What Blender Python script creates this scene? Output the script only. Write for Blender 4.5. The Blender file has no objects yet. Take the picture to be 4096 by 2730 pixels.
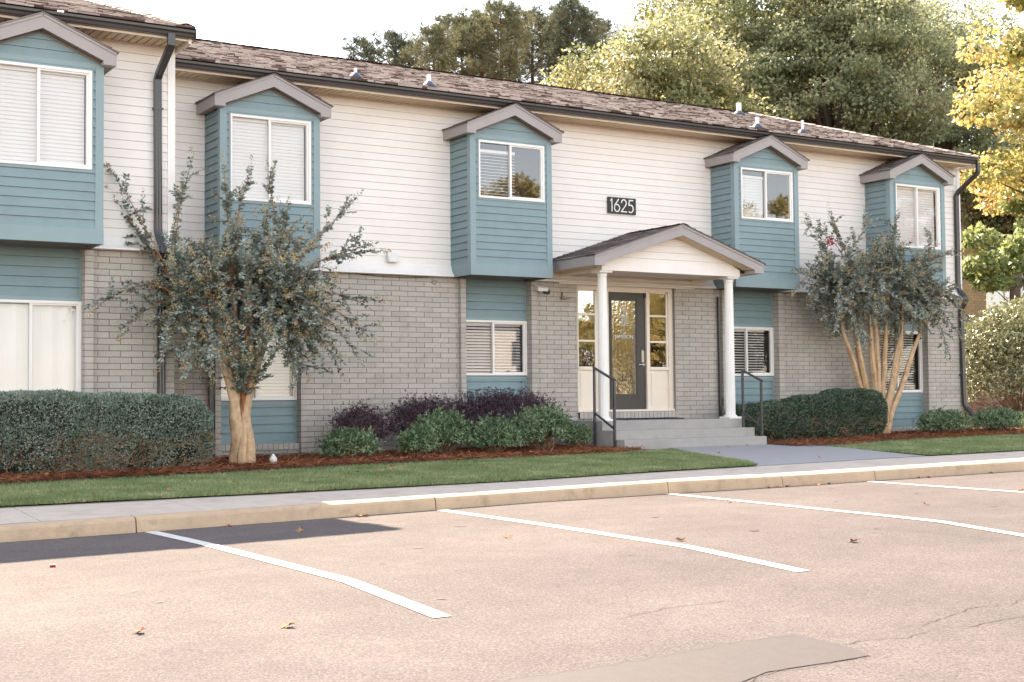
import bpy, bmesh, math, random
import numpy as np
from mathutils import Vector, Matrix, noise
random.seed(7)
rng = np.random.default_rng(11)
S = bpy.context.scene
COL = S.collection
R = math.radians

# ------------------------------------------------------------------ camera
YAW, PITCH, ROLL, FPX = 0.55223, 0.04199, -0.0090, 5502.2
fw = Vector((math.sin(YAW)*math.cos(PITCH), math.cos(YAW)*math.cos(PITCH), math.sin(PITCH)))
rt = Vector((math.cos(YAW), -math.sin(YAW), 0))
up = rt.cross(fw)
r2 = rt*math.cos(ROLL)+up*math.sin(ROLL)
u2 = -rt*math.sin(ROLL)+up*math.cos(ROLL)
cam = bpy.data.objects.new('camera', bpy.data.cameras.new('camera'))
COL.objects.link(cam)
M = Matrix((r2, u2, -fw)).transposed().to_4x4()
M.translation = Vector((0, -19.6257, 1.6))
cam.matrix_world = M
cam.data.sensor_width = 36
cam.data.lens = FPX/4096*36
cam.data.clip_end = 2000
S.camera = cam

# ------------------------------------------------------------------ light
EL, AZ = 44.1, 2.0
W = bpy.data.worlds.new('World'); S.world = W; W.use_nodes = True
nt = W.node_tree; bg = nt.nodes['Background']
sky = nt.nodes.new('ShaderNodeTexSky'); sky.sky_type = 'NISHITA'; sky.sun_disc = False
sky.sun_elevation = R(EL); sky.sun_rotation = R(AZ); sky.air_density = 1.0; sky.dust_density = .15; sky.ozone_density = 1.0
hz = nt.nodes.new('ShaderNodeHueSaturation'); hz.inputs['Saturation'].default_value = .56   # thin hazy sky, paler than the model's blue
nt.links.new(sky.outputs[0], hz.inputs['Color']); nt.links.new(hz.outputs[0], bg.inputs[0]); bg.inputs[1].default_value = 0.15
sund = Vector((math.sin(R(AZ))*math.cos(R(EL)), math.cos(R(AZ))*math.cos(R(EL)), math.sin(R(EL))))
sl = bpy.data.lights.new('sun', 'SUN'); sl.energy = 4.4; sl.angle = R(0.55); sl.color = (1, .90, .77)
sun = bpy.data.objects.new('sun', sl); COL.objects.link(sun)
sun.rotation_euler = sund.to_track_quat('Z', 'Y').to_euler(); sun.location = (0, 0, 40)
S.view_settings.view_transform = 'Standard'; S.view_settings.look = 'None'
S.view_settings.gamma = 1; S.view_settings.exposure = 2.05
S.view_settings.use_white_balance = True; S.view_settings.white_balance_temperature = 7300; S.view_settings.white_balance_tint = 12
try:
    S.cycles.max_bounces = 6; S.cycles.diffuse_bounces = 4; S.cycles.glossy_bounces = 3
    S.cycles.transmission_bounces = 4; S.cycles.transparent_max_bounces = 12
    S.cycles.caustics_reflective = False; S.cycles.caustics_refractive = False
    S.cycles.sample_clamp_indirect = 6
except Exception: pass

# ------------------------------------------------------------------ materials
def nodes(name):
    m = bpy.data.materials.new(name); m.use_nodes = True
    return m, m.node_tree, m.node_tree.nodes['Principled BSDF']
def mat(name, col, rough=.7, var=.12, scale=6, spec=.4, bump=0, bscale=60, metal=0, island=0, grime=None):
    """noise-varied painted surface; island = random value per mesh island; grime = (colour, amount, scale)"""
    m, t, b = nodes(name); N, L = t.nodes, t.links
    b.inputs['Roughness'].default_value = rough; b.inputs['Specular IOR Level'].default_value = spec
    b.inputs['Metallic'].default_value = metal
    tc = N.new('ShaderNodeTexCoord'); nz = N.new('ShaderNodeTexNoise'); nz.inputs['Scale'].default_value = scale
    nz.inputs['Detail'].default_value = 6; nz.inputs['Roughness'].default_value = .65
    L.new(tc.outputs['Object'], nz.inputs['Vector'])
    mr = N.new('ShaderNodeMapRange'); mr.inputs[1].default_value = .3; mr.inputs[2].default_value = .7
    mr.inputs[3].default_value = 1-var; mr.inputs[4].default_value = 1+var
    L.new(nz.outputs[0], mr.inputs[0]); fac = mr.outputs[0]
    if island:
        g = N.new('ShaderNodeNewGeometry'); r = N.new('ShaderNodeMapRange')
        r.inputs[3].default_value = 1-island; r.inputs[4].default_value = 1+island
        L.new(g.outputs['Random Per Island'], r.inputs[0])
        mu = N.new('ShaderNodeMath'); mu.operation = 'MULTIPLY'; L.new(fac, mu.inputs[0]); L.new(r.outputs[0], mu.inputs[1]); fac = mu.outputs[0]
    v = N.new('ShaderNodeVectorMath'); v.operation = 'SCALE'; v.inputs[0].default_value = col[:3]
    L.new(fac, v.inputs['Scale']); out = v.outputs[0]
    if grime:
        g2 = N.new('ShaderNodeTexNoise'); g2.inputs['Scale'].default_value = grime[2]; g2.inputs['Detail'].default_value = 8
        g2.inputs['Roughness'].default_value = .7
        L.new(tc.outputs['Object'], g2.inputs['Vector'])
        r = N.new('ShaderNodeMapRange'); r.inputs[1].default_value = .52; r.inputs[2].default_value = .72; r.inputs[4].default_value = grime[1]
        L.new(g2.outputs[0], r.inputs[0])
        mx = N.new('ShaderNodeMix'); mx.data_type = 'RGBA'; L.new(r.outputs[0], mx.inputs[0]); L.new(out, mx.inputs[6]); mx.inputs[7].default_value = (*grime[0], 1)
        out = mx.outputs[2]
    L.new(out, b.inputs['Base Color'])
    if bump:
        bn = N.new('ShaderNodeTexNoise'); bn.inputs['Scale'].default_value = bscale; bn.inputs['Detail'].default_value = 4
        L.new(tc.outputs['Object'], bn.inputs['Vector'])
        bp = N.new('ShaderNodeBump'); bp.inputs['Strength'].default_value = bump; bp.inputs['Distance'].default_value = .01
        L.new(bn.outputs[0], bp.inputs['Height']); L.new(bp.outputs[0], b.inputs['Normal'])
    return m
def ramp_mat(name, stops, rough=.8, trans=0, spec=.3, clump=.5, cscale=1.2, tcol=None):
    """colour picked per island from a ramp, shifted by large soft noise (foliage, shingles, straw)"""
    m, t, b = nodes(name); N, L = t.nodes, t.links
    b.inputs['Roughness'].default_value = rough; b.inputs['Specular IOR Level'].default_value = spec
    g = N.new('ShaderNodeNewGeometry'); tc = N.new('ShaderNodeTexCoord')
    nz = N.new('ShaderNodeTexNoise'); nz.inputs['Scale'].default_value = cscale; nz.inputs['Detail'].default_value = 3
    L.new(tc.outputs['Object'], nz.inputs['Vector'])
    a = N.new('ShaderNodeMapRange'); a.inputs[1].default_value = .3; a.inputs[2].default_value = .7
    a.inputs[3].default_value = -clump/2; a.inputs[4].default_value = clump/2
    L.new(nz.outputs[0], a.inputs[0])
    k = N.new('ShaderNodeMath'); k.operation = 'MULTIPLY_ADD'; L.new(g.outputs['Random Per Island'], k.inputs[0])
    k.inputs[1].default_value = 1-clump; k.inputs[2].default_value = clump/2
    s = N.new('ShaderNodeMath'); s.operation = 'ADD'; L.new(k.outputs[0], s.inputs[0]); L.new(a.outputs[0], s.inputs[1])
    cr = N.new('ShaderNodeValToRGB'); L.new(s.outputs[0], cr.inputs[0])
    e = cr.color_ramp.elements
    while len(e) < len(stops): e.new(.5)
    for i, (p, c) in enumerate(stops): e[i].position = p; e[i].color = (*c, 1)
    L.new(cr.outputs[0], b.inputs['Base Color'])
    if trans:
        tr = N.new('ShaderNodeBsdfTranslucent'); mx = N.new('ShaderNodeMixShader'); mx.inputs[0].default_value = trans
        if tcol:
            q = N.new('ShaderNodeMix'); q.data_type = 'RGBA'; q.blend_type = 'MULTIPLY'; q.inputs[0].default_value = 1
            L.new(cr.outputs[0], q.inputs[6]); q.inputs[7].default_value = (*tcol, 1); L.new(q.outputs[2], tr.inputs[0])
        else: L.new(cr.outputs[0], tr.inputs[0])
        L.new(b.outputs[0], mx.inputs[1]); L.new(tr.outputs[0], mx.inputs[2]); L.new(mx.outputs[0], N['Material Output'].inputs[0])
    return m
def glass_mat(name, refl=.16, tint=(.9, .92, .93), wob=.0, wscale=3, add=.55):
    m = bpy.data.materials.new(name); m.use_nodes = True; t = m.node_tree; N, L = t.nodes, t.links
    N.remove(N['Principled BSDF'])
    tr = N.new('ShaderNodeBsdfTransparent'); tr.inputs[0].default_value = (*tint, 1)
    gl = N.new('ShaderNodeBsdfGlossy'); gl.inputs['Roughness'].default_value = .015
    lw = N.new('ShaderNodeFresnel'); lw.inputs[0].default_value = 1.52
    ma = N.new('ShaderNodeMath'); ma.operation = 'MULTIPLY_ADD'; L.new(lw.outputs[0], ma.inputs[0]); ma.inputs[1].default_value = add; ma.inputs[2].default_value = refl
    ge = N.new('ShaderNodeNewGeometry'); om = N.new('ShaderNodeMath'); om.operation = 'SUBTRACT'; om.inputs[0].default_value = 1; L.new(ge.outputs['Backfacing'], om.inputs[1])
    fm = N.new('ShaderNodeMath'); fm.operation = 'MULTIPLY'; L.new(ma.outputs[0], fm.inputs[0]); L.new(om.outputs[0], fm.inputs[1])
    mx = N.new('ShaderNodeMixShader'); L.new(fm.outputs[0], mx.inputs[0]); L.new(tr.outputs[0], mx.inputs[1]); L.new(gl.outputs[0], mx.inputs[2])
    L.new(mx.outputs[0], N['Material Output'].inputs[0])
    if wob:
        tc = N.new('ShaderNodeTexCoord'); nz = N.new('ShaderNodeTexNoise'); nz.inputs['Scale'].default_value = wscale; nz.inputs['Detail'].default_value = 2
        L.new(tc.outputs['Object'], nz.inputs['Vector']); bp = N.new('ShaderNodeBump'); bp.inputs['Strength'].default_value = wob; bp.inputs['Distance'].default_value = .02
        L.new(nz.outputs[0], bp.inputs['Height']); L.new(bp.outputs[0], gl.inputs['Normal'])
    return m

def asphalt_mat():
    m, t, b = nodes('old asphalt'); N, L = t.nodes, t.links
    tc = N.new('ShaderNodeTexCoord')
    def nz(scale, det=5, rough=.6):
        n = N.new('ShaderNodeTexNoise'); n.inputs['Scale'].default_value = scale; n.inputs['Detail'].default_value = det; n.inputs['Roughness'].default_value = rough
        L.new(tc.outputs['Object'], n.inputs['Vector']); return n.outputs[0]
    def mr(src, a, bb, c, d):
        r = N.new('ShaderNodeMapRange'); L.new(src, r.inputs[0])
        for i, v in enumerate((a, bb, c, d)): r.inputs[i+1].default_value = v
        return r.outputs[0]
    def mul(a, c):
        k = N.new('ShaderNodeMath'); k.operation = 'MULTIPLY'; L.new(a, k.inputs[0]); L.new(c, k.inputs[1]); return k.outputs[0]
    vo = N.new('ShaderNodeTexVoronoi'); vo.inputs['Scale'].default_value = 105; L.new(tc.outputs['Object'], vo.inputs['Vector'])
    grain = mr(vo.outputs['Color'], 0, 1, .64, 1.36)
    f = mul(mul(mul(grain, mr(nz(60, 4), .3, .7, .72, 1.28)), mr(nz(.40, 7), .3, .7, .82, 1.16)), mr(nz(2.2, 6), .3, .7, .88, 1.10))
    v = N.new('ShaderNodeVectorMath'); v.operation = 'SCALE'; v.inputs[0].default_value = (.112, .092, .087); L.new(f, v.inputs['Scale'])
    L.new(v.outputs[0], b.inputs['Base Color'])
    b.inputs['Roughness'].default_value = .88; b.inputs['Specular IOR Level'].default_value = .25
    bp = N.new('ShaderNodeBump'); bp.inputs['Strength'].default_value = .5; bp.inputs['Distance'].default_value = .006
    L.new(grain, bp.inputs['Height']); L.new(bp.outputs[0], b.inputs['Normal'])
    return m

MT = dict(
    siding=mat('white vinyl siding', (.80, .745, .705), .55, .035, 2.5, grime=((.50, .45, .40), .12, 1.3)),
    teal=mat('teal siding', (.192, .270, .288), .5, .07, 3, grime=((.13, .17, .17), .25, 1.8)),
    tealtrim=mat('teal trim', (.228, .308, .325), .5, .05, 3),
    fascia=mat('grey fascia', (.335, .30, .295), .5, .05, 3),
    white=mat('white trim', (.80, .765, .73), .45, .03, 4),
    cream=mat('porch trim', (.82, .71, .60), .5, .04, 3),
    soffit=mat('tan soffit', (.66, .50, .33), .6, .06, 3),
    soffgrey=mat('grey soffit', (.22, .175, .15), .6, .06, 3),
    gutter=mat('dark bronze gutter', (.040, .036, .036), .32, .10, 4, spec=.6),
    brick=mat('painted brick', (.45, .405, .362), .75, .06, 7, bump=.4, bscale=45, island=.075, grime=((.27, .24, .21), .4, 2.2)),
    mortar=mat('painted mortar', (.23, .20, .175), .9, .10, 9, bump=.3),
    tanbrick=mat('tan brick', (.36, .25, .13), .8, .08, 5, island=.10),
    door=mat('bronze door', (.058, .050, .044), .38, .08, 3, spec=.5),
    dark=mat('black metal', (.022, .022, .026), .38, .15, 8, spec=.6),
    rail=mat('iron rail', (.045, .045, .050), .32, .2, 9, spec=.7),
    signblack=mat('sign black', (.012, .012, .013), .4, .05, 5),
    conc=mat('concrete', (.52, .44, .37), .9, .10, 5, bump=.4, bscale=90, grime=((.22, .18, .15), .35, 2.0)),
    kerb=mat('kerb concrete', (.50, .36, .245), .9, .16, 3.5, bump=.5, bscale=70, grime=((.14, .085, .045), .6, 3.5)),
    step=mat('painted step', (.35, .325, .305), .65, .10, 6, bump=.5, bscale=40, grime=((.15, .14, .14), .4, 3)),
    path=mat('painted path', (.325, .315, .315), .7, .05, 4, bump=.3, bscale=60),
    asphalt=asphalt_mat(),
    patch=mat('smooth asphalt patch', (.066, .053, .050), .7, .09, 14, bump=.2, bscale=80),
    crack=mat('crack', (.055, .042, .036), .95, .2, 9),
    line=mat('road paint', (.62, .59, .55), .7, .12, 30, bump=.25, bscale=80, grime=((.14, .12, .11), .8, 22)),
    soil=mat('soil', (.10, .055, .035), .95, .3, 8, bump=.5),
    straw=ramp_mat('pine straw', [(0, (.07, .022, .012)), (.45, (.21, .065, .028)), (.8, (.34, .13, .055)), (1, (.46, .22, .11))], .8, clump=.3, cscale=2),
    turf=mat('turf base', (.10, .135, .055), .95, .25, 9, bump=.5),
    grass=ramp_mat('grass blades', [(0, (.10, .135, .055)), (.45, (.22, .28, .12)), (.75, (.37, .40, .20)), (1, (.66, .57, .38))], .6, .25, clump=.40, cscale=2.2),
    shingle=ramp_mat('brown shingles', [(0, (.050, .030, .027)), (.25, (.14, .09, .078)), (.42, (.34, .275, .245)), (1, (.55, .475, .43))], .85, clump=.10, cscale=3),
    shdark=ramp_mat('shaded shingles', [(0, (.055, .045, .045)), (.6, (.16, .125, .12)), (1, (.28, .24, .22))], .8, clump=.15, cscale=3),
    roofbase=mat('roof felt', (.035, .025, .022), .9),
    pvc=mat('white plastic', (.72, .69, .66), .4, .04),
    boot=mat('lead boot', (.05, .06, .10), .4, .1),
    blind=mat('blind slats', (.70, .66, .63), .5, .03, 3),
    room=mat('room wall', (.22, .19, .17), .9, .05, 1),
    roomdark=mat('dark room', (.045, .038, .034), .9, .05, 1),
    glass=glass_mat('window glass', .02, (.98, .98, .98), add=.9),
    glassr=glass_mat('reflective glass', .09, (.95, .95, .95), add=1.0),
    dglass=glass_mat('bevelled door glass', .50, (.55, .50, .42), .10, 16),
    sglass=glass_mat('sidelight glass', .30, (.5, .46, .40), .05, 6),
    etch=mat('etched glass', (.72, .70, .66), .6, .03),
    chrome=mat('chrome', (.7, .69, .67), .2, .05, metal=1),
    mat_=mat('door mat', (.030, .026, .045), .95, .2, 20, bump=.5),
    bark=mat('smooth peeling bark', (.54, .36, .215), .6, .25, 9, bump=.6, bscale=16, grime=((.24, .125, .055), .95, 5.5)),
    barkd=mat('rough bark', (.12, .085, .06), .9, .3, 6, bump=.6, bscale=12),
    orange=mat('orange bark', (.36, .13, .05), .6, .2, 7),
    crape=ramp_mat('crape myrtle leaves', [(0, (.055, .085, .066)), (.4, (.185, .245, .208)), (.75, (.36, .425, .37)), (.985, (.46, .50, .40)), (1, (.55, .30, .06))], .38, .25, .7, clump=.3, cscale=2),
    seed=ramp_mat('seed heads', [(0, (.18, .13, .06)), (.6, (.48, .37, .20)), (1, (.72, .60, .38))], .7, clump=.3, cscale=2),
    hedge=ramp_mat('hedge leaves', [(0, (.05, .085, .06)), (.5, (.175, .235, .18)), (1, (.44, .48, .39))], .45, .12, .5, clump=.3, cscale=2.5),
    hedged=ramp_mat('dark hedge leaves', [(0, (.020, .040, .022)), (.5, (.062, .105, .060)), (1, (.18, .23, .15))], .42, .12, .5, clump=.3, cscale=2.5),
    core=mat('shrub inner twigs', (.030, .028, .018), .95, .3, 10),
    twig=ramp_mat('dry twigs', [(0, (.09, .05, .03)), (1, (.34, .21, .13))], .8, clump=.2),
    purple=ramp_mat('purple leaves', [(0, (.022, .009, .017)), (.6, (.070, .030, .050)), (.9, (.15, .08, .10)), (1, (.34, .20, .16))], .45, .12, .5, clump=.3, cscale=3),
    gard=ramp_mat('glossy green leaves', [(0, (.035, .07, .028)), (.42, (.11, .185, .085)), (.8, (.27, .36, .19)), (1, (.52, .50, .24))], .33, .18, .7, clump=.45, cscale=3),
    decid=ramp_mat('green autumn leaves', [(0, (.08, .10, .045)), (.35, (.20, .23, .11)), (.65, (.39, .39, .22)), (.9, (.60, .54, .34)), (1, (.60, .42, .20))], .45, .45, .4, clump=.55, cscale=.35, tcol=(1.1, 1.02, .85)),
    decidg=ramp_mat('grey green leaves', [(0, (.085, .105, .05)), (.4, (.225, .25, .13)), (.72, (.43, .43, .25)), (1, (.68, .62, .38))], .45, .48, .4, clump=.5, cscale=.35),
    maple=ramp_mat('golden maple leaves', [(0, (.12, .16, .05)), (.3, (.38, .37, .13)), (.58, (.64, .54, .24)), (.78, (.72, .48, .20)), (1, (.66, .28, .08))], .35, .42, .5, clump=.45, cscale=.45, tcol=(1.0, .98, .9)),
    mapleg=ramp_mat('yellow green maple leaves', [(0, (.09, .14, .05)), (.5, (.30, .35, .13)), (1, (.60, .58, .28))], .42, .42, .5, clump=.45, cscale=.45),
    pine=ramp_mat('pine needles', [(0, (.055, .065, .036)), (.5, (.165, .175, .095)), (.85, (.32, .28, .155)), (1, (.46, .36, .21))], .6, .32, .3, clump=.5, cscale=.5),
    pineg=ramp_mat('green pine needles', [(0, (.04, .055, .038)), (.6, (.115, .135, .085)), (1, (.26, .25, .15))], .6, .28, .3, clump=.4, cscale=.5),
    bright=ramp_mat('bright glossy leaves', [(0, (.07, .09, .03)), (.5, (.27, .28, .14)), (1, (.60, .56, .38))], .28, .2, .8, clump=.3, cscale=1.5),
    leafb=ramp_mat('dead leaves', [(0, (.12, .05, .025)), (.5, (.36, .15, .06)), (1, (.50, .30, .17))], .7, clump=.1),
    red=mat('red plastic', (.5, .02, .02), .4),
    redf=mat('red flowers', (.35, .01, .02), .5),
    farground=mat('far ground', (.20, .115, .06), .95, .35, 1.5),
    stucco=mat('cream wall', (.62, .55, .46), .8, .05, 1),
)

# ------------------------------------------------------------------ helpers
ORG = {}
def org(o): return ORG.get(o.name, Vector((0, 0, 0))) if o else Vector((0, 0, 0))
class MB:
    def __init__(s): s.v = []; s.f = []
    def quad(s, *p):
        n = len(s.v); s.v += [tuple(q) for q in p]; s.f.append(tuple(range(n, n+len(p)))); return s
    def box(s, x0, x1, y0, y1, z0, z1):
        n = len(s.v)
        s.v += [(x0, y0, z0), (x1, y0, z0), (x1, y1, z0), (x0, y1, z0), (x0, y0, z1), (x1, y0, z1), (x1, y1, z1), (x0, y1, z1)]
        s.f += [(n, n+3, n+2, n+1), (n+4, n+5, n+6, n+7), (n, n+1, n+5, n+4), (n+1, n+2, n+6, n+5), (n+2, n+3, n+7, n+6), (n+3, n, n+4, n+7)]
        return s
    def prism(s, poly, vec):
        n = len(s.v); k = len(poly); v = Vector(vec)
        s.v += [tuple(p) for p in poly]+[tuple(Vector(p)+v) for p in poly]
        s.f += [tuple(range(n, n+k))[::-1], tuple(range(n+k, n+2*k))]
        for i in range(k): j = (i+1) % k; s.f.append((n+i, n+j, n+k+j, n+k+i))
        return s
    def obox(s, c, u, v, w):
        """box centred at c with half-vectors u, v, w"""
        c, u, v, w = map(Vector, (c, u, v, w)); n = len(s.v)
        for k in (-1, 1):
            for a, b in ((-1, -1), (1, -1), (1, 1), (-1, 1)): s.v.append(tuple(c+u*a+v*b+w*k))
        s.f += [(n, n+3, n+2, n+1), (n+4, n+5, n+6, n+7), (n, n+1, n+5, n+4), (n+1, n+2, n+6, n+5), (n+2, n+3, n+7, n+6), (n+3, n, n+4, n+7)]
        return s
    def bar(s, a, b, w, h, upv=(0, 0, 1)):
        a, b = Vector(a), Vector(b); d = (b-a).normalized(); u = d.cross(Vector(upv)).normalized(); v = u.cross(d)
        return s.obox((a+b)/2, u*w/2, v*h/2, (b-a)/2)
    def tube(s, path, rad, n=8, cap=True, flute=0, gnarl=0):
        path = [Vector(p) for p in path]; k = len(path)
        if not hasattr(rad, '__len__'): rad = [rad]*k
        base = len(s.v); prev = None
        for i, p in enumerate(path):
            d = (path[min(i+1, k-1)]-path[max(i-1, 0)]).normalized()
            if prev is None: u = d.orthogonal().normalized()
            else: u = (prev-d*prev.dot(d)).normalized()
            prev = u; w = d.cross(u)
            for j in range(n):
                a = 2*math.pi*j/n; r = rad[i]*(1-flute*(j % 2))
                if gnarl: r *= 1+gnarl*noise.noise(Vector((math.cos(a)*1.9+path[0].x*7, math.sin(a)*1.9, p.z*1.1)))+gnarl*.35*noise.noise(Vector((math.cos(a)*5, math.sin(a)*5, p.z*4)))
                s.v.append(tuple(p+(u*math.cos(a)+w*math.sin(a))*r))
        for i in range(k-1):
            for j in range(n):
                a = base+i*n+j; b = base+i*n+(j+1) % n; s.f.append((a, b, b+n, a+n))
        if cap: s.f.append(tuple(range(base, base+n))[::-1]); s.f.append(tuple(range(base+(k-1)*n, base+k*n)))
        return s
    def add(s, o): n = len(s.v); s.v += o.v; s.f += [tuple(q+n for q in t) for t in o.f]; return s
    def build(s, name, m, parent=None, smooth=False):
        me = bpy.data.meshes.new(name); o0 = org(parent)
        me.from_pydata([(a-o0.x, b-o0.y, c-o0.z) for a, b, c in s.v], [], s.f)
        me.materials.append(MT[m] if isinstance(m, str) else m)
        if smooth: me.polygons.foreach_set('use_smooth', [True]*len(me.polygons))
        o = bpy.data.objects.new(name, me); COL.objects.link(o)
        if parent: o.parent = parent
        ORG[o.name] = o0
        return o
def two(a, b, name, m1, m2, parent):
    """one mesh with two materials"""
    n = len(a.f); a.add(b); o = a.build(name, m1, parent); o.data.materials.append(MT[m2])
    idx = [0]*n+[1]*(len(a.f)-n); o.data.polygons.foreach_set('material_index', idx); return o
def npmesh(name, V, F, m, parent=None, k=3):
    """V (n,3), F (m,k) numpy -> object"""
    o0 = org(parent); me = bpy.data.meshes.new(name)
    V = V-np.array(o0)
    me.vertices.add(len(V)); me.vertices.foreach_set('co', V.astype(np.float32).ravel())
    me.loops.add(F.size); me.loops.foreach_set('vertex_index', F.astype(np.int32).ravel())
    me.polygons.add(len(F)); me.polygons.foreach_set('loop_start', np.arange(0, F.size, k, dtype=np.int32))
    me.update(calc_edges=True); me.materials.append(MT[m])
    o = bpy.data.objects.new(name, me); COL.objects.link(o)
    if parent: o.parent = parent
    ORG[o.name] = o0
    return o
def tag(o, label=None, cat=None, group=None, kind=None):
    if label: o['label'] = label
    if cat: o['category'] = cat
    if group: o['group'] = group
    if kind: o['kind'] = kind
    return o
def thing(name, loc, label, cat, group=None):
    o = bpy.data.objects.new(name, None); COL.objects.link(o); o.location = loc; o.empty_display_size = .2
    ORG[o.name] = Vector(loc); return tag(o, label, cat, group)
def copy_tree(o, parent=None):
    c = o.copy(); COL.objects.link(c); c.parent = parent; ORG[c.name] = org(o)
    for ch in list(o.children): copy_tree(ch, c)
    return c
def struct(o): o['kind'] = 'structure'; return o

# leaves: diamonds with a centre fold, (n,3) positions, axis and normal hints
def leafmesh(P, A, Nn, L, Wd, fold=.25):
    n = len(P); A = A/np.linalg.norm(A, axis=1, keepdims=True)
    B = np.cross(A, Nn); B /= np.linalg.norm(B, axis=1, keepdims=True)+1e-9
    Nn = np.cross(B, A)
    L = np.broadcast_to(np.asarray(L, float), (n,))[:, None]; Wd = np.broadcast_to(np.asarray(Wd, float), (n,))[:, None]
    mid = P+A*L*.45
    V = np.stack([P, mid+B*Wd*.5-Nn*Wd*fold, P+A*L, mid-B*Wd*.5-Nn*Wd*fold], 1).reshape(-1, 3)
    i = np.arange(n)*4
    F = np.stack([i, i+1, i+2, i, i+2, i+3], 1).reshape(-1, 3)
    return V, F
def rndunit(n):
    v = rng.normal(size=(n, 3)); return v/np.linalg.norm(v, axis=1, keepdims=True)

# ------------------------------------------------------------------ terrain heights
KX = [2.5, 3.66, 6.8, 7.76, 9.9, 11.84, 16.1, 24]; KZ = [.389, .405, .456, .478, .493, .501, .539, .60]
def kerb_z(x): return float(np.interp(x, KX, KZ)) if x > 2.5 else .389-.013*(2.5-x)
def lot_z(x, y):
    s = -7-y; t = max(0, s-4.2)
    return kerb_z(max(-30, min(x, 60)))-.003*min(s, 4.2)-.047*min(t, 9)-.005*max(0, t-9)
TX = [0, 2.5, 3.66, 5.7, 7.8, 9.9, 11.9, 16.2, 24]; TZ = [.49, .524, .547, .577, .606, .638, .640, .681, .75]
def top_z(x): return float(np.interp(x, TX, TZ))
WX = [0, 2.8, 5, 8.6, 10.9, 12.6, 15.4, 17.9, 26]; WZ = [.57, .592, .599, .611, .653, .669, .704, .725, .80]
def walk_z(x): return float(np.interp(x, WX, WZ))
def bed_z(x): return float(np.interp(x, [2, 6, 8.4, 13, 16, 21, 26], [.725, .745, .765, .785, .79, .85, .88]))
def sidewalk_z(x, y): return top_z(x)+(walk_z(x)-top_z(x))*min(1, max(0, (y+6.95)/1.35))
def lawn_z(x, y):
    """y from -5.6 (walk) to -3 (bed)"""
    t = min(1, max(0, (y+5.6)/3.0)); return (walk_z(x)+.012)*(1-t)+(bed_z(x)-.04)*t
def path_z(x, y):
    t = min(1, max(0, (y+5.6)/3.6)); return walk_z(x)*(1-t)+.786*t

def grid(name, m, x0, x1, y0, y1, nx, ny, zf, jit=0):
    xs = np.linspace(x0, x1, nx+1); ys = np.linspace(y0, y1, ny+1)
    V = [(x, y, zf(x, y)+(jit*noise.noise(Vector((x*3, y*3, 1))) if jit else 0)) for y in ys for x in xs]
    F = [(j*(nx+1)+i, j*(nx+1)+i+1, (j+1)*(nx+1)+i+1, (j+1)*(nx+1)+i) for j in range(ny) for i in range(nx)]
    b = MB(); b.v = V; b.f = F; return struct(b.build(name, m, smooth=True))
def strip(name, m, xs, y0f, y1f, ny, zf, dz=0):
    V = []; F = []; nx = len(xs)
    for j in range(ny+1):
        for x in xs:
            y = y0f(x)+(y1f(x)-y0f(x))*j/ny; V.append((x, y, zf(x, y)+dz))
    for j in range(ny):
        for i in range(nx-1): F.append((j*nx+i, j*nx+i+1, (j+1)*nx+i+1, (j+1)*nx+i))
    b = MB(); b.v = V; b.f = F; return b.build(name, m, smooth=True)

# far ground: one sheet reaching the horizon, below everything near, rising behind the building
def far_z(x, y):
    if y < -6.9: return -.35
    d = max(0, y-3)
    rise = min(d, 16)*.17*min(1, max(0, (x-22)/5)) if x > 22 else 0
    return .50-.02*max(0, 0) + rise + max(0, min(y-30, 60))*.03
vx = [-400, -150, -60, -20]+[-20+2.5*i for i in range(1, 41)]+[110, 200, 420]; vy = [-400, -150, -60, -45]+[-45+2*i for i in range(1, 50)]+[80, 130, 260, 700]
b = MB(); b.v = [(x, y, far_z(x, y)) for y in vy for x in vx]; nxx = len(vx)
b.f = [(j*nxx+i, j*nxx+i+1, (j+1)*nxx+i+1, (j+1)*nxx+i) for j in range(len(vy)-1) for i in range(nxx-1)]
struct(b.build('ground', 'farground', smooth=True))
grid('parking_lot', 'asphalt', -30, 60, -44, -6.98, 90, 150, lot_z)

# painted stall lines (slightly bent where the lot falls away) and the stripe on the shaded strip
def lotpoly(name, m, pts, w, dz):
    b = MB(); L = []; Rr = []
    for i in range(len(pts)-1):
        a, c = Vector(pts[i]), Vector(pts[i+1]); n = max(2, int((c-a).length/.15))
        for k in range(n): L.append(a.lerp(c, k/n))
    L.append(Vector(pts[-1])); n0 = len(L)
    for i, p in enumerate(L):
        d = (L[min(i+1, n0-1)]-L[max(0, i-1)]).normalized(); q = Vector((-d.y, d.x))
        wj = w*(1+.05*noise.noise(Vector((p.x*9, p.y*9, 3))))
        for s in (-1, 1): P = p+q*s*wj/2; b.v.append((P.x, P.y, lot_z(P.x, P.y)+dz))
    b.f = [(2*i, 2*i+1, 2*i+3, 2*i+2) for i in range(n0-1)]
    return struct(b.build(name, m))
for pts in ([(3.82, -7.06), (3.88, -8.37), (3.90, -11.07), (3.87, -12.55)], [(6.84, -7.1), (6.83, -9.17), (6.76, -11.0), (6.75, -12.5)],
            [(9.83, -7.06), (9.75, -8.93), (9.67, -10.6), (9.52, -12.5)], [(13.0, -7.1), (12.96, -8.06), (12.92, -12.4)],
            [(16.1, -7.1), (16.0, -12.4)], [(.9, -7.06), (.95, -12.5)]):
    lotpoly('parking_line', 'line', pts, .12, .005)
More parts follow.
